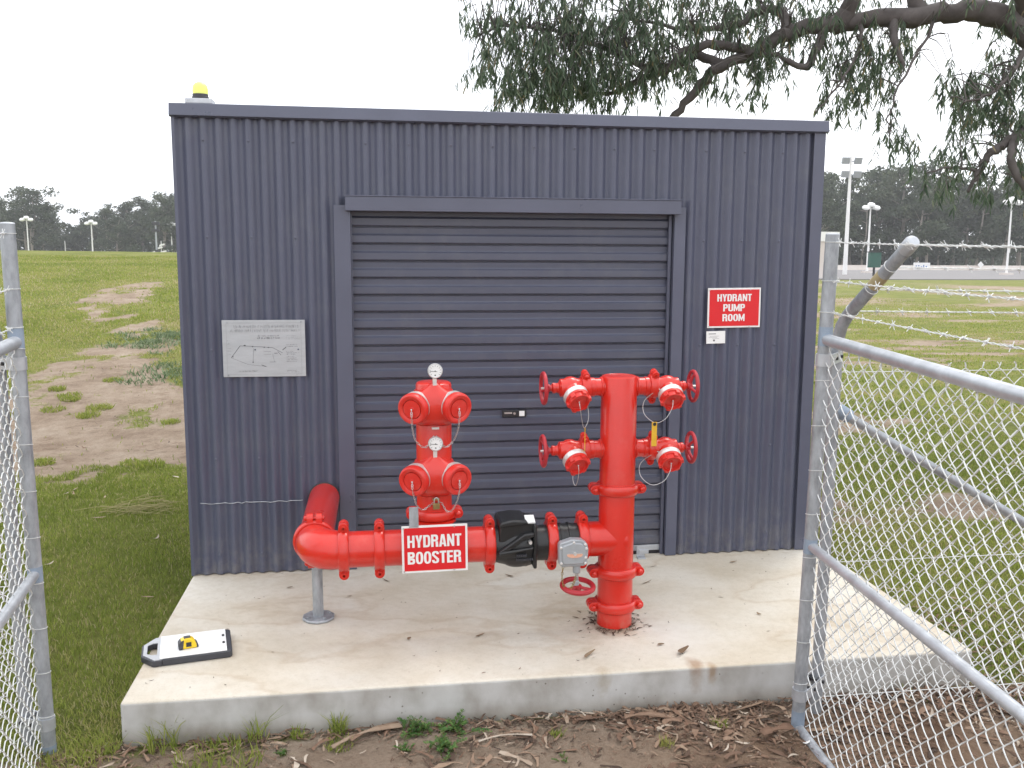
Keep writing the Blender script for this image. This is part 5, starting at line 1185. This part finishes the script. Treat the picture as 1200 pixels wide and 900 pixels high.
limb([cpx(925, 38, 9.5), cpx(915, 15, 9.6), cpx(895, 12, 9.7), cpx(865, 28, 9.8), cpx(830, 35, 9.8), cpx(790, 32, 9.9), cpx(740, 22, 10)], 0.06, 0.012, 6, wob=0.03)
limb([cpx(850, 76, 9.6), cpx(820, 66, 9.7), cpx(790, 78, 9.8), cpx(755, 92, 9.9), cpx(725, 107, 10), cpx(690, 112, 10.1), cpx(650, 118, 10.2)], 0.055, 0.010, 7, wob=0.03)
limb([cpx(880, 64, 9.5), cpx(850, 52, 9.5), cpx(800, 62, 9.5), cpx(770, 85, 9.5), cpx(720, 60, 9.6), cpx(660, 40, 9.7), cpx(600, 30, 9.8), cpx(560, 42, 9.8)], 0.055, 0.008, 8, wob=0.04)
limb([cpx(1045, 22, 9.5), cpx(1048, 45, 9.4), cpx(1056, 70, 9.3), cpx(1058, 84, 9.3)], 0.055, 0.008, 9, wob=0.02)
limb([cpx(1010, 24, 9.5), cpx(1005, 60, 9.3), cpx(985, 95, 9.2), cpx(955, 132, 9.1)], 0.022, 0.006, 10, wob=0.03)
limb([cpx(1240, 120, 9.2), cpx(1205, 150, 9.2), cpx(1178, 168, 9.2), cpx(1158, 182, 9.2), cpx(1145, 205, 9.2), cpx(1135, 225, 9.2)], 0.07, 0.014, 11, wob=0.03)
limb([cpx(1192, 158, 9.2), cpx(1185, 180, 9.1), cpx(1192, 205, 9.1), cpx(1202, 222, 9.1), cpx(1215, 230, 9.1)], 0.05, 0.02, 12, wob=0.02)
limb([cpx(1145, 200, 9.2), cpx(1115, 196, 9.2), cpx(1085, 203, 9.2)], 0.018, 0.006, 13, wob=0.02)
limb([(8.95, 3.85, 2.0), cpx(1290, 180, 9.2), cpx(1250, 120, 9.2)], 0.12, 0.07, 14)
limb([cpx(1200, 20, 9.5), cpx(1190, -20, 9.2), cpx(1160, -80, 9.0), cpx(1100, -150, 8.8)], 0.09, 0.02, 15)
limb([cpx(1200, 60, 9.3), cpx(1185, 85, 9.2), cpx(1160, 110, 9.1), cpx(1130, 120, 9.0)], 0.03, 0.008, 16, wob=0.03)
limb([cpx(1100, 18, 9.5), cpx(1060, 90, 9.2), cpx(1040, 140, 9.1), cpx(1045, 165, 9.1)], 0.016, 0.004, 17, wob=0.03)
# foliage blobs: px, py, radius px, strands
blobs = [(640, 45, 70, 50), (700, 25, 70, 46), (600, 70, 50, 30), (665, 95, 42, 34), (735, 60, 60, 52), (680, 70, 60, 30), (780, 30, 60, 34), (720, 100, 38, 22), (575, 30, 40, 13), (590, 108, 36, 12), (560, 85, 22, 5), (625, 105, 40, 24),
         (780, 85, 34, 14), (830, 20, 44, 22), (870, 55, 36, 18), (905, 20, 44, 22), (880, 92, 22, 6), (850, 105, 20, 5), (820, 85, 26, 8), (945, 45, 30, 12), (890, 118, 14, 3), (905, 75, 22, 8),
         (985, 62, 30, 14), (1005, 88, 36, 20), (985, 112, 26, 8), (1035, 55, 30, 13), (1030, 108, 22, 5), (1000, 10, 40, 14), (1060, 60, 22, 7), (1032, 135, 16, 3), (975, 140, 14, 2),
         (1050, 165, 20, 6), (1065, 175, 16, 4), (1120, 95, 26, 10), (1150, 120, 34, 20), (1175, 90, 36, 18), (1140, 145, 26, 13), (1195, 120, 30, 14), (1190, 150, 28, 10),
         (1110, 200, 28, 7), (1145, 208, 34, 7), (1180, 212, 34, 6), (1098, 214, 22, 4), (1200, 185, 30, 7), (1120, 178, 24, 5),
         (1080, -10, 60, 14), (1160, -10, 60, 16), (960, -40, 70, 18), (860, -40, 80, 26), (760, -50, 90, 40), (660, -60, 90, 40), (590, -30, 60, 16), (1050, -120, 120, 26), (1250, 20, 90, 26), (1300, 120, 90, 24), (1250, 220, 60, 16), (900, -140, 120, 24)]
LV_, LF, LT = [], [], []
tw_mb = MB(); lp = np.array([tuple(p) for p, r in limbs]); pr = random.Random(99)
for (bx, by, br_, ns) in blobs:
    for k in range(int(ns * 1.75)):
        a = pr.uniform(0, 6.283); rr = br_ * math.sqrt(pr.random()); d = pr.uniform(9.0, 10.3)
        p = cpx(bx + rr * math.cos(a), by + rr * math.sin(a) * 0.8 - 14, d)
        # twig back towards the nearest limb
        dist_ = np.linalg.norm(lp - np.array(tuple(p)), axis=1); q = Vector(lp[int(np.argmin(dist_ + np.random.default_rng(k).random(len(dist_)) * 0.25))])
        if (q - p).length < 0.75 and pr.random() < 0.55:
            mid = (p + q) / 2 + Vector((pr.gauss(0, .06), pr.gauss(0, .06), abs(pr.gauss(0, .08)))); tw_mb.tube([q, q.lerp(mid, .6) + Vector((0, 0, .02)), mid, p], [0.007, 0.006, 0.0045, 0.003], 4, cap=False)
        Ls = pr.uniform(0.14, 0.36); dx = Vector((pr.gauss(0, .28), pr.gauss(0, .28), -0.75)).normalized()
        end = p + dx * Ls; tw_mb.tube([p, p.lerp(end, .5) + Vector((pr.gauss(0, .015), pr.gauss(0, .015), 0)), end], [0.003, 0.0022, 0.0012], 3, cap=False)
        nl = pr.randint(12, 24)
        for j in range(nl):
            s = p.lerp(end, pr.random()); az = pr.uniform(0, 6.283); ld = Vector((math.cos(az) * pr.uniform(.15, .8), math.sin(az) * pr.uniform(.15, .8), -1 + pr.uniform(0, .45))).normalized()
            l_ = pr.uniform(0.07, 0.15); wv = Vector((math.cos(az + 1.2), math.sin(az + 1.2), 0)) * (l_ * pr.uniform(.045, .09))
            cv_ = Vector((math.cos(az), math.sin(az), 0)) * l_ * pr.uniform(-.10, .12)
            b0 = len(LV_); LV_ += [s, s + ld * l_ * .35 + wv + cv_, s + ld * l_ * .35 - wv + cv_, s + ld * l_ * .7 + wv * .75 + cv_ * .8, s + ld * l_ * .7 - wv * .75 + cv_ * .8, s + ld * l_]
            LF += [(b0, b0 + 2, b0 + 1), (b0 + 1, b0 + 2, b0 + 4), (b0 + 1, b0 + 4, b0 + 3), (b0 + 3, b0 + 4, b0 + 5)]; LT += [min(1, max(0, pr.gauss(.42, .25)))] * 4
tw_mb.build('twigs', M['bark'], gum)
np_mesh('crown', np.array([tuple(v) for v in LV_]), np.array(LF), M['gumleaf'], LT, parent=gum)

# ------------------------------------------------------------ far tree belt
def proto_tree(seed, H, name, base_h, lab):
    rs = np.random.default_rng(seed); root = thing(name, (0, 0, 0), lab, 'tree')
    x = MB(); tops = []
    nst = rs.integers(1, 3)
    for s in range(nst):
        ph = rs.uniform(0, 6.28); b0 = Vector((rs.normal(0, .3), rs.normal(0, .3), -0.3)); lean = Vector((math.cos(ph), math.sin(ph), 0)) * rs.uniform(0, H * .10)
        pts = [b0 + lean * t * t + Vector((rs.normal(0, .12), rs.normal(0, .12), H * .82 * t)) for t in np.linspace(0, 1, 7)]
        x.tube(pts, list(np.linspace(H * .014, H * .004, 7)), 7)
        for q in range(6):
            t = rs.uniform(.42, .95); p = pts[int(t * 6)]; az = rs.uniform(0, 6.28); l_ = H * rs.uniform(.12, .24)
            e = p + Vector((math.cos(az) * l_, math.sin(az) * l_, l_ * rs.uniform(.3, .9))); x.tube([p, p.lerp(e, .5) + Vector((0, 0, -l_ * .08)), e], [H * .006, H * .004, H * .002], 5); tops.append(e)
        tops.append(pts[-1])
    x.build('trunk', M['pale_bark'], root)
    V, F, T = [], [], []
    cl = []
    for e in tops:
        for q in range(3): cl.append((np.array(tuple(e)) + rs.normal(0, H * .05, 3) * np.array([1.3, 1.3, .7]), H * rs.uniform(.05, .095), rs.uniform(.0, 1)))
    for q in range(int(H * .6)):
        cl.append((np.array([rs.normal(0, H * .13), rs.normal(0, H * .13), H * rs.uniform(base_h, .72)]), H * rs.uniform(.05, .09), rs.uniform(0, .8)))
    for (c, r, tone) in cl:
        n = int(90 * (r / (H * .07)) ** 2)
        d = rs.normal(0, 1, (n, 3)); d /= np.linalg.norm(d, axis=1)[:, None]; rad = r * rs.random(n) ** .45
        P = c + d * rad[:, None] * np.array([1.25, 1.25, .72]); sz = rs.uniform(.16, .40, n)
        a = rs.normal(0, 1, (n, 3)); a /= np.linalg.norm(a, axis=1)[:, None]; bb = np.cross(a, rs.normal(0, 1, (n, 3))); bb /= np.linalg.norm(bb, axis=1)[:, None]
        b0 = len(V) * 3
        V.append(np.stack([P - a * sz[:, None], P + a * sz[:, None] * .3 + bb * sz[:, None] * .6, P + a * sz[:, None] * .6 - bb * sz[:, None] * .5], 1).reshape(-1, 3))
        T.append(np.clip(tone * .6 + rs.normal(.15, .15, n), 0, 1))
    V = np.concatenate(V); F = np.arange(len(V)).reshape(-1, 3)
    np_mesh('crown', V, F, M['belt_leaf'], np.concatenate(T), parent=root)
    return root
LABL = 'tall grey-green gum tree in the far belt beyond the left grassy bank'
LABR = 'tall dark gum tree in the far belt beyond the road on the right'
protos = [proto_tree(100 + k, H, 'belt_tree', .12, LABL) for k, H in enumerate((15.0, 16.5, 13.5, 17.5, 14.5))]
used = set()
def plant(k, px, d, sc, zb, lab, grp):
    src = protos[k]; q = cpx(px, 300, d)
    t = src if k not in used else copy_tree(src); used.add(k)
    t.location = (q.x, q.y, zb); t.rotation_euler = (0, 0, pr.uniform(0, 6.28)); t.scale = (sc * pr.uniform(.9, 1.15), sc * pr.uniform(.9, 1.15), sc); t['label'] = lab; t['group'] = grp
pr = random.Random(41)
# skyline heights (pixel of the top) along the left belt and the right belt
def top_left(px):
    ks = [(-160, 208), (0, 224), (25, 214), (45, 218), (60, 236), (80, 250), (100, 230), (125, 224), (150, 238), (165, 226), (190, 224), (230, 220), (330, 230)]
    return float(np.interp(px, [a for a, _ in ks], [c for _, c in ks]))
def top_right(px):
    ks = [(900, 205), (965, 200), (1000, 196), (1040, 192), (1060, 182), (1085, 196), (1120, 190), (1200, 182), (1400, 178)]
    return float(np.interp(px, [a for a, _ in ks], [c for _, c in ks]))
HS = (15.0, 16.5, 13.5, 17.5, 14.5)
px = -150
while px < 330:
    d = pr.uniform(185, 215); k = pr.randrange(5); top = top_left(px) + pr.choice((-4, 0, 6, 16, 24)); hz = CAM.z + (299 - top) / 1070.9 * d
    plant(k, px, d, (hz + 0.3) / (HS[k] * .98), -0.3, LABL, 'gum trees of the left belt'); px += pr.uniform(9, 17)
px = 900
while px < 1400:
    d = pr.uniform(168, 200); k = pr.randrange(5); top = top_right(px) + pr.choice((-6, 0, 8, 22, 34)); hz = CAM.z + (302 - top) / 1070.9 * d
    plant(k, px, d, (hz + 0.3) / (HS[k] * .98), -0.3, LABR, 'gum trees of the right belt'); px += pr.uniform(11, 19)
for px in range(340, 900, 28):
    d = pr.uniform(185, 215); k = pr.randrange(5); plant(k, px, d, pr.uniform(.85, 1.05), -0.3, LABL.replace('left grassy bank', 'shed'), 'gum trees beyond the shed')
# undergrowth and rear rows read as one mass
V, T = [], []
rs = np.random.default_rng(77)
for (p0, p1, n, dlo, dhi, tf) in ((-200, 340, 26000, 218, 236, top_left), (890, 1420, 26000, 203, 222, top_right), (340, 890, 9000, 218, 236, lambda q: 235)):
    pxs = rs.uniform(p0, p1, n); ds = rs.uniform(dlo, dhi, n)
    tops_ = np.array([tf(q) for q in pxs]); hh = (1.77 + (300 - tops_ - 26) / 1070.9 * ds) * (0.80 + .36 * (vnoise(pxs * .12, ds * 0 + 3) - .4))
    zz = -0.3 + hh * np.where(rs.random(n) < .35, rs.random(n) * .22, rs.random(n) ** .8)
    base = np.array(CAM)[None] + np.array(_f)[None] * ds[:, None] + np.array(_r)[None] * ((pxs - 600) / 1070.9 * ds)[:, None]; base[:, 2] = zz
    sz = rs.uniform(.35, .85, n); a = rs.normal(0, 1, (n, 3)); a /= np.linalg.norm(a, axis=1)[:, None]; bb = np.cross(a, rs.normal(0, 1, (n, 3))); bb /= np.linalg.norm(bb, axis=1)[:, None]
    V.append(np.stack([base - a * sz[:, None], base + a * sz[:, None] * .3 + bb * sz[:, None] * .7, base + a * sz[:, None] * .6 - bb * sz[:, None] * .6], 1).reshape(-1, 3)); T.append(np.clip(rs.normal(.25, .2, n), 0, 1))
V = np.concatenate(V); tag(np_mesh('far_wood', V, np.arange(len(V)).reshape(-1, 3), M['belt_leaf'], np.concatenate(T)), kind='stuff', label='dense wood filling in behind the belts of gum trees')

# ------------------------------------------------------------ far furniture
def lamp_pole(px, d, zb, toppx, hpx, heads, label, grp, name='light_pole', r=0.12):
    q = cpx(px, 300, d); x0, y0 = q.x, q.y; ht = CAM.z + (hpx - toppx) / 1070.9 * d
    o = thing(name, (x0, y0, zb), label, 'light pole', grp)
    x = MB(); x.tube([(x0, y0, zb), (x0, y0, ht - 0.3)], [r, r * .55], 10); x.build('pole', M['white_paint'], o)
    x = MB(); x.box((x0 - .55, y0 - .55, zb), (x0 + .55, y0 + .55, zb + .35)); x.build('footing', M['barrier'], o, smooth=False)
    for (dx, dz) in heads:
        x = MB(); x.tube([(x0, y0, ht - .35), (x0 + dx * .5, y0, ht - .25 + dz), (x0 + dx, y0, ht - .25 + dz)], .06, 6); x.lathe([(.15, -.1), (.42, .0), (.50, .22), (.36, .40), (.10, .46)], (x0 + dx, y0 - .1, ht - .30 + dz), (0, -.35, 1), 14); x.build('lamp_head', M['white'], o)
    return o
H3 = ((-.72, -.12), (0, .25), (.72, -.12))
lamp_pole(1017, 118, -0.25, 243, 303, H3, 'white three-headed light pole beside the green cabinet by the road', 'three-headed light poles', r=.16)
lamp_pole(1181, 108, -0.25, 236, 303, H3, 'white three-headed light pole at the right edge in front of the road', 'three-headed light poles', r=.15)
lamp_pole(34, 170, -0.25, 257, 298, H3, 'white three-headed light pole above the bank, leftmost beside the gate stile', 'three-headed light poles', r=.14)
lamp_pole(109, 175, -0.25, 261, 298, H3, 'white three-headed light pole rising above the middle of the bank crest', 'three-headed light poles', r=.16)
lamp_pole(202, 185, -0.25, 263, 299, H3, 'white three-headed light pole right next to the shed left edge', 'three-headed light poles', r=.16)
lamp_pole(77, 190, -0.25, 281, 298, (), 'short bare white pole on the bank crest between two light poles', None, 'marker_pole', .14)
# floodlight mast
q = cpx(991, 300, 105); x0, y0 = q.x, q.y
o = thing('floodlight_mast', (x0, y0, -0.25), 'tall white floodlight mast with four square lamps right of the shed', 'floodlight')
x = MB(); x.tube([(x0, y0, -0.25), (x0, y0, 13.2)], [.26, .13], 12); x.build('mast', M['white_paint'], o)
for zz in (11.0, 12.55):
    x = MB(); x.box((x0 - 1.1, y0 - .06, zz), (x0 + 1.1, y0 + .06, zz + .12)); x.build('crossarm', M['galv'], o, smooth=False)
for dx in (-.75, .75):
    for zz in (11.5, 13.0):
        x = MB(); x.obox((x0 + dx, y0 - .25, zz - .35), X_, (0, 1, .35), (0, -.35, 1), .44, .14, .38); x.build('floodlight', M['galv'], o, smooth=False, bevel=.03)
# dark signal mast left
q = cpx(184, 300, 150); x0, y0 = q.x, q.y; zc = CAM.z
o = thing('signal_mast', (x0, y0, -0.25), 'mast with dark lamp boxes and small white fittings beside the shed left edge', 'signal mast')
x = MB(); x.tube([(x0, y0, -0.25), (x0, y0, zc + 5.4)], [.17, .12], 10); x.build('mast', M['galv'], o)
x = MB(); x.box((x0 - .55, y0 - .3, zc + 4.75), (x0 + .65, y0 + .3, zc + 5.25)); x.build('lamp_box', M['dark'], o, bevel=.05)
x = MB(); x.box((x0 - .65, y0 - .3, zc + 3.7), (x0 + .6, y0 + .3, zc + 4.1)); x.build('lamp_box', M['dark'], o, bevel=.05)
for (dx, dz, l_) in ((.9, 1.55, .8), (1.1, .45, .9), (-.5, .35, .6), (.6, 1.1, .7)):
    x = MB(); x.obox((x0 + dx, y0 - .2, zc + dz), (1, 0, .3), (0, 1, 0), (-.3, 0, 1), l_ / 2, .15, .12); x.build('white_fitting', M['white_paint'], o, smooth=False)
x = MB(); x.tube([(x0 + .7, y0, zc - .3), (x0 + .75, y0, zc + 2.2)], .05, 6); x.build('whip_aerial', M['white_paint'], o, smooth=False)
for (dx, dz) in ((-.2, .2), (.5, .0), (.9, .15), (.1, .6)):
    x = MB(); x.obox((x0 + dx, y0 - .25, zc + dz), X_, Y_, Z_, .28, .15, .16); x.build('dark_fitting', M['dark'], o, smooth=False)
# green cabinet on a post
q = cpx(1025, 300, 98); x0, y0 = q.x, q.y
o = thing('green_cabinet', (x0, y0, -0.25), 'dark green box on a thin dark post in front of the road', 'cabinet')
x = MB(); x.box((x0 - .62, y0 - .3, 0.75), (x0 + .62, y0 + .3, 2.35)); x.build('box', M['green_box'], o, smooth=False, bevel=.05)
x = MB(); x.box((x0 - .70, y0 - .36, 2.35), (x0 + .70, y0 + .36, 2.45)); x.build('box_lid', M['dark'], o, smooth=False)
x = MB(); x.tube([(x0, y0, -0.3), (x0, y0, .75)], .13, 8); x.build('post', M['dark'], o)
# pale hut seen between the shed and the gate stile
q = cpx(962, 300, 88); x0, y0 = q.x, q.y
o = thing('site_hut', (x0, y0, -0.25), 'small white hut seen between the shed edge and the gate stile', 'hut')
x = MB(); x.box((x0 - 1.6, y0 - 1.2, -0.3), (x0 + 1.0, y0 + 1.2, 3.3)); x.build('wall', M['barrier'], o, smooth=False)
x = MB(); x.box((x0 - 1.75, y0 - 1.35, 3.3), (x0 + 1.10, y0 + 1.35, 4.2)); x.build('fascia', M['white_paint'], o, smooth=False)
for kk in range(5):
    x = MB(); x.box((x0 + .15 + (kk % 2) * .12, y0 - 1.24, .5 + kk * .5), (x0 + .6, y0 - 1.2, .75 + kk * .5)); x.build('notice', M['galv'], o, smooth=False)
# concrete barrier along the road with its sign and marker
x = MB(); x.prism([(0, -0.2), (0.6, -0.2), (0.42, 0.25), (0.38, 0.62), (0.22, 0.62), (0.18, 0.25)], (20, 133.8, 0), Y_, Z_, X_, 320)
tag(x.build('road_barrier', M['barrier'], origin=(150, 134, -0.2)), 'long pale concrete barrier along the far side of the road', 'barrier')
q = cpx(1081, 300, 148); x0, y0 = q.x, 133.3
o = thing('barrier_sign', (x0, y0, -0.15), 'white board with blue lettering standing at the road barrier', 'sign')
x0 = CAM.x + (q.x - CAM.x) * (y0 - CAM.y) / (q.y - CAM.y)
o.location.x = x0
x = MB(); x.box((x0 - 1.45, y0, -0.1), (x0 + 1.45, y0 + .08, 1.05)); x.build('board', M['white_paint'], o, smooth=False)
x = MB(); pr = random.Random(3)
for kk in range(5): x.box((x0 - 1.1 + kk * .45, y0 - .03, .15), (x0 - 1.1 + kk * .45 + pr.uniform(.15, .35), y0 - .005, .15 + pr.uniform(.3, .6)))
x.build('blue_marks', M['blue_ink'], o, smooth=False)
q = cpx(1150, 300, 148); xx = CAM.x + (q.x - CAM.x) * (133.3 - CAM.y) / (q.y - CAM.y)
x = MB(); x.obox((xx, 133.3, .75), (1, 0, 1), Y_, (-1, 0, 1), .38, .04, .38); x.box((xx - .05, 133.3, -.15), (xx + .05, 133.36, .6))
tag(x.build('marker_board', M['white_paint'], origin=(xx, 133.3, -0.15), smooth=False), 'small white diamond marker at the road barrier', 'marker')

# ------------------------------------------------------------ haze volume added, mostly imitating lens glare on the far trees
hz_ = MB(); hz_.box((-1300, -700, -3), (1300, 1500, 24))
hzm = bpy.data.materials.new('glare_haze'); hzm.use_nodes = True; ht = hzm.node_tree
for n_ in list(ht.nodes):
    if n_.type == 'BSDF_PRINCIPLED': ht.nodes.remove(n_)
pv = ht.nodes.new('ShaderNodeVolumePrincipled'); pv.inputs['Color'].default_value = (0.95, 0.96, 0.98, 1); pv.inputs['Density'].default_value = 0.0006
ht.links.new(pv.outputs['Volume'], ht.nodes['Material Output'].inputs['Volume'])
tag(hz_.build('haze', hzm, smooth=False), kind='stuff', label='thin pale haze added over the whole place, mostly imitating lens glare')
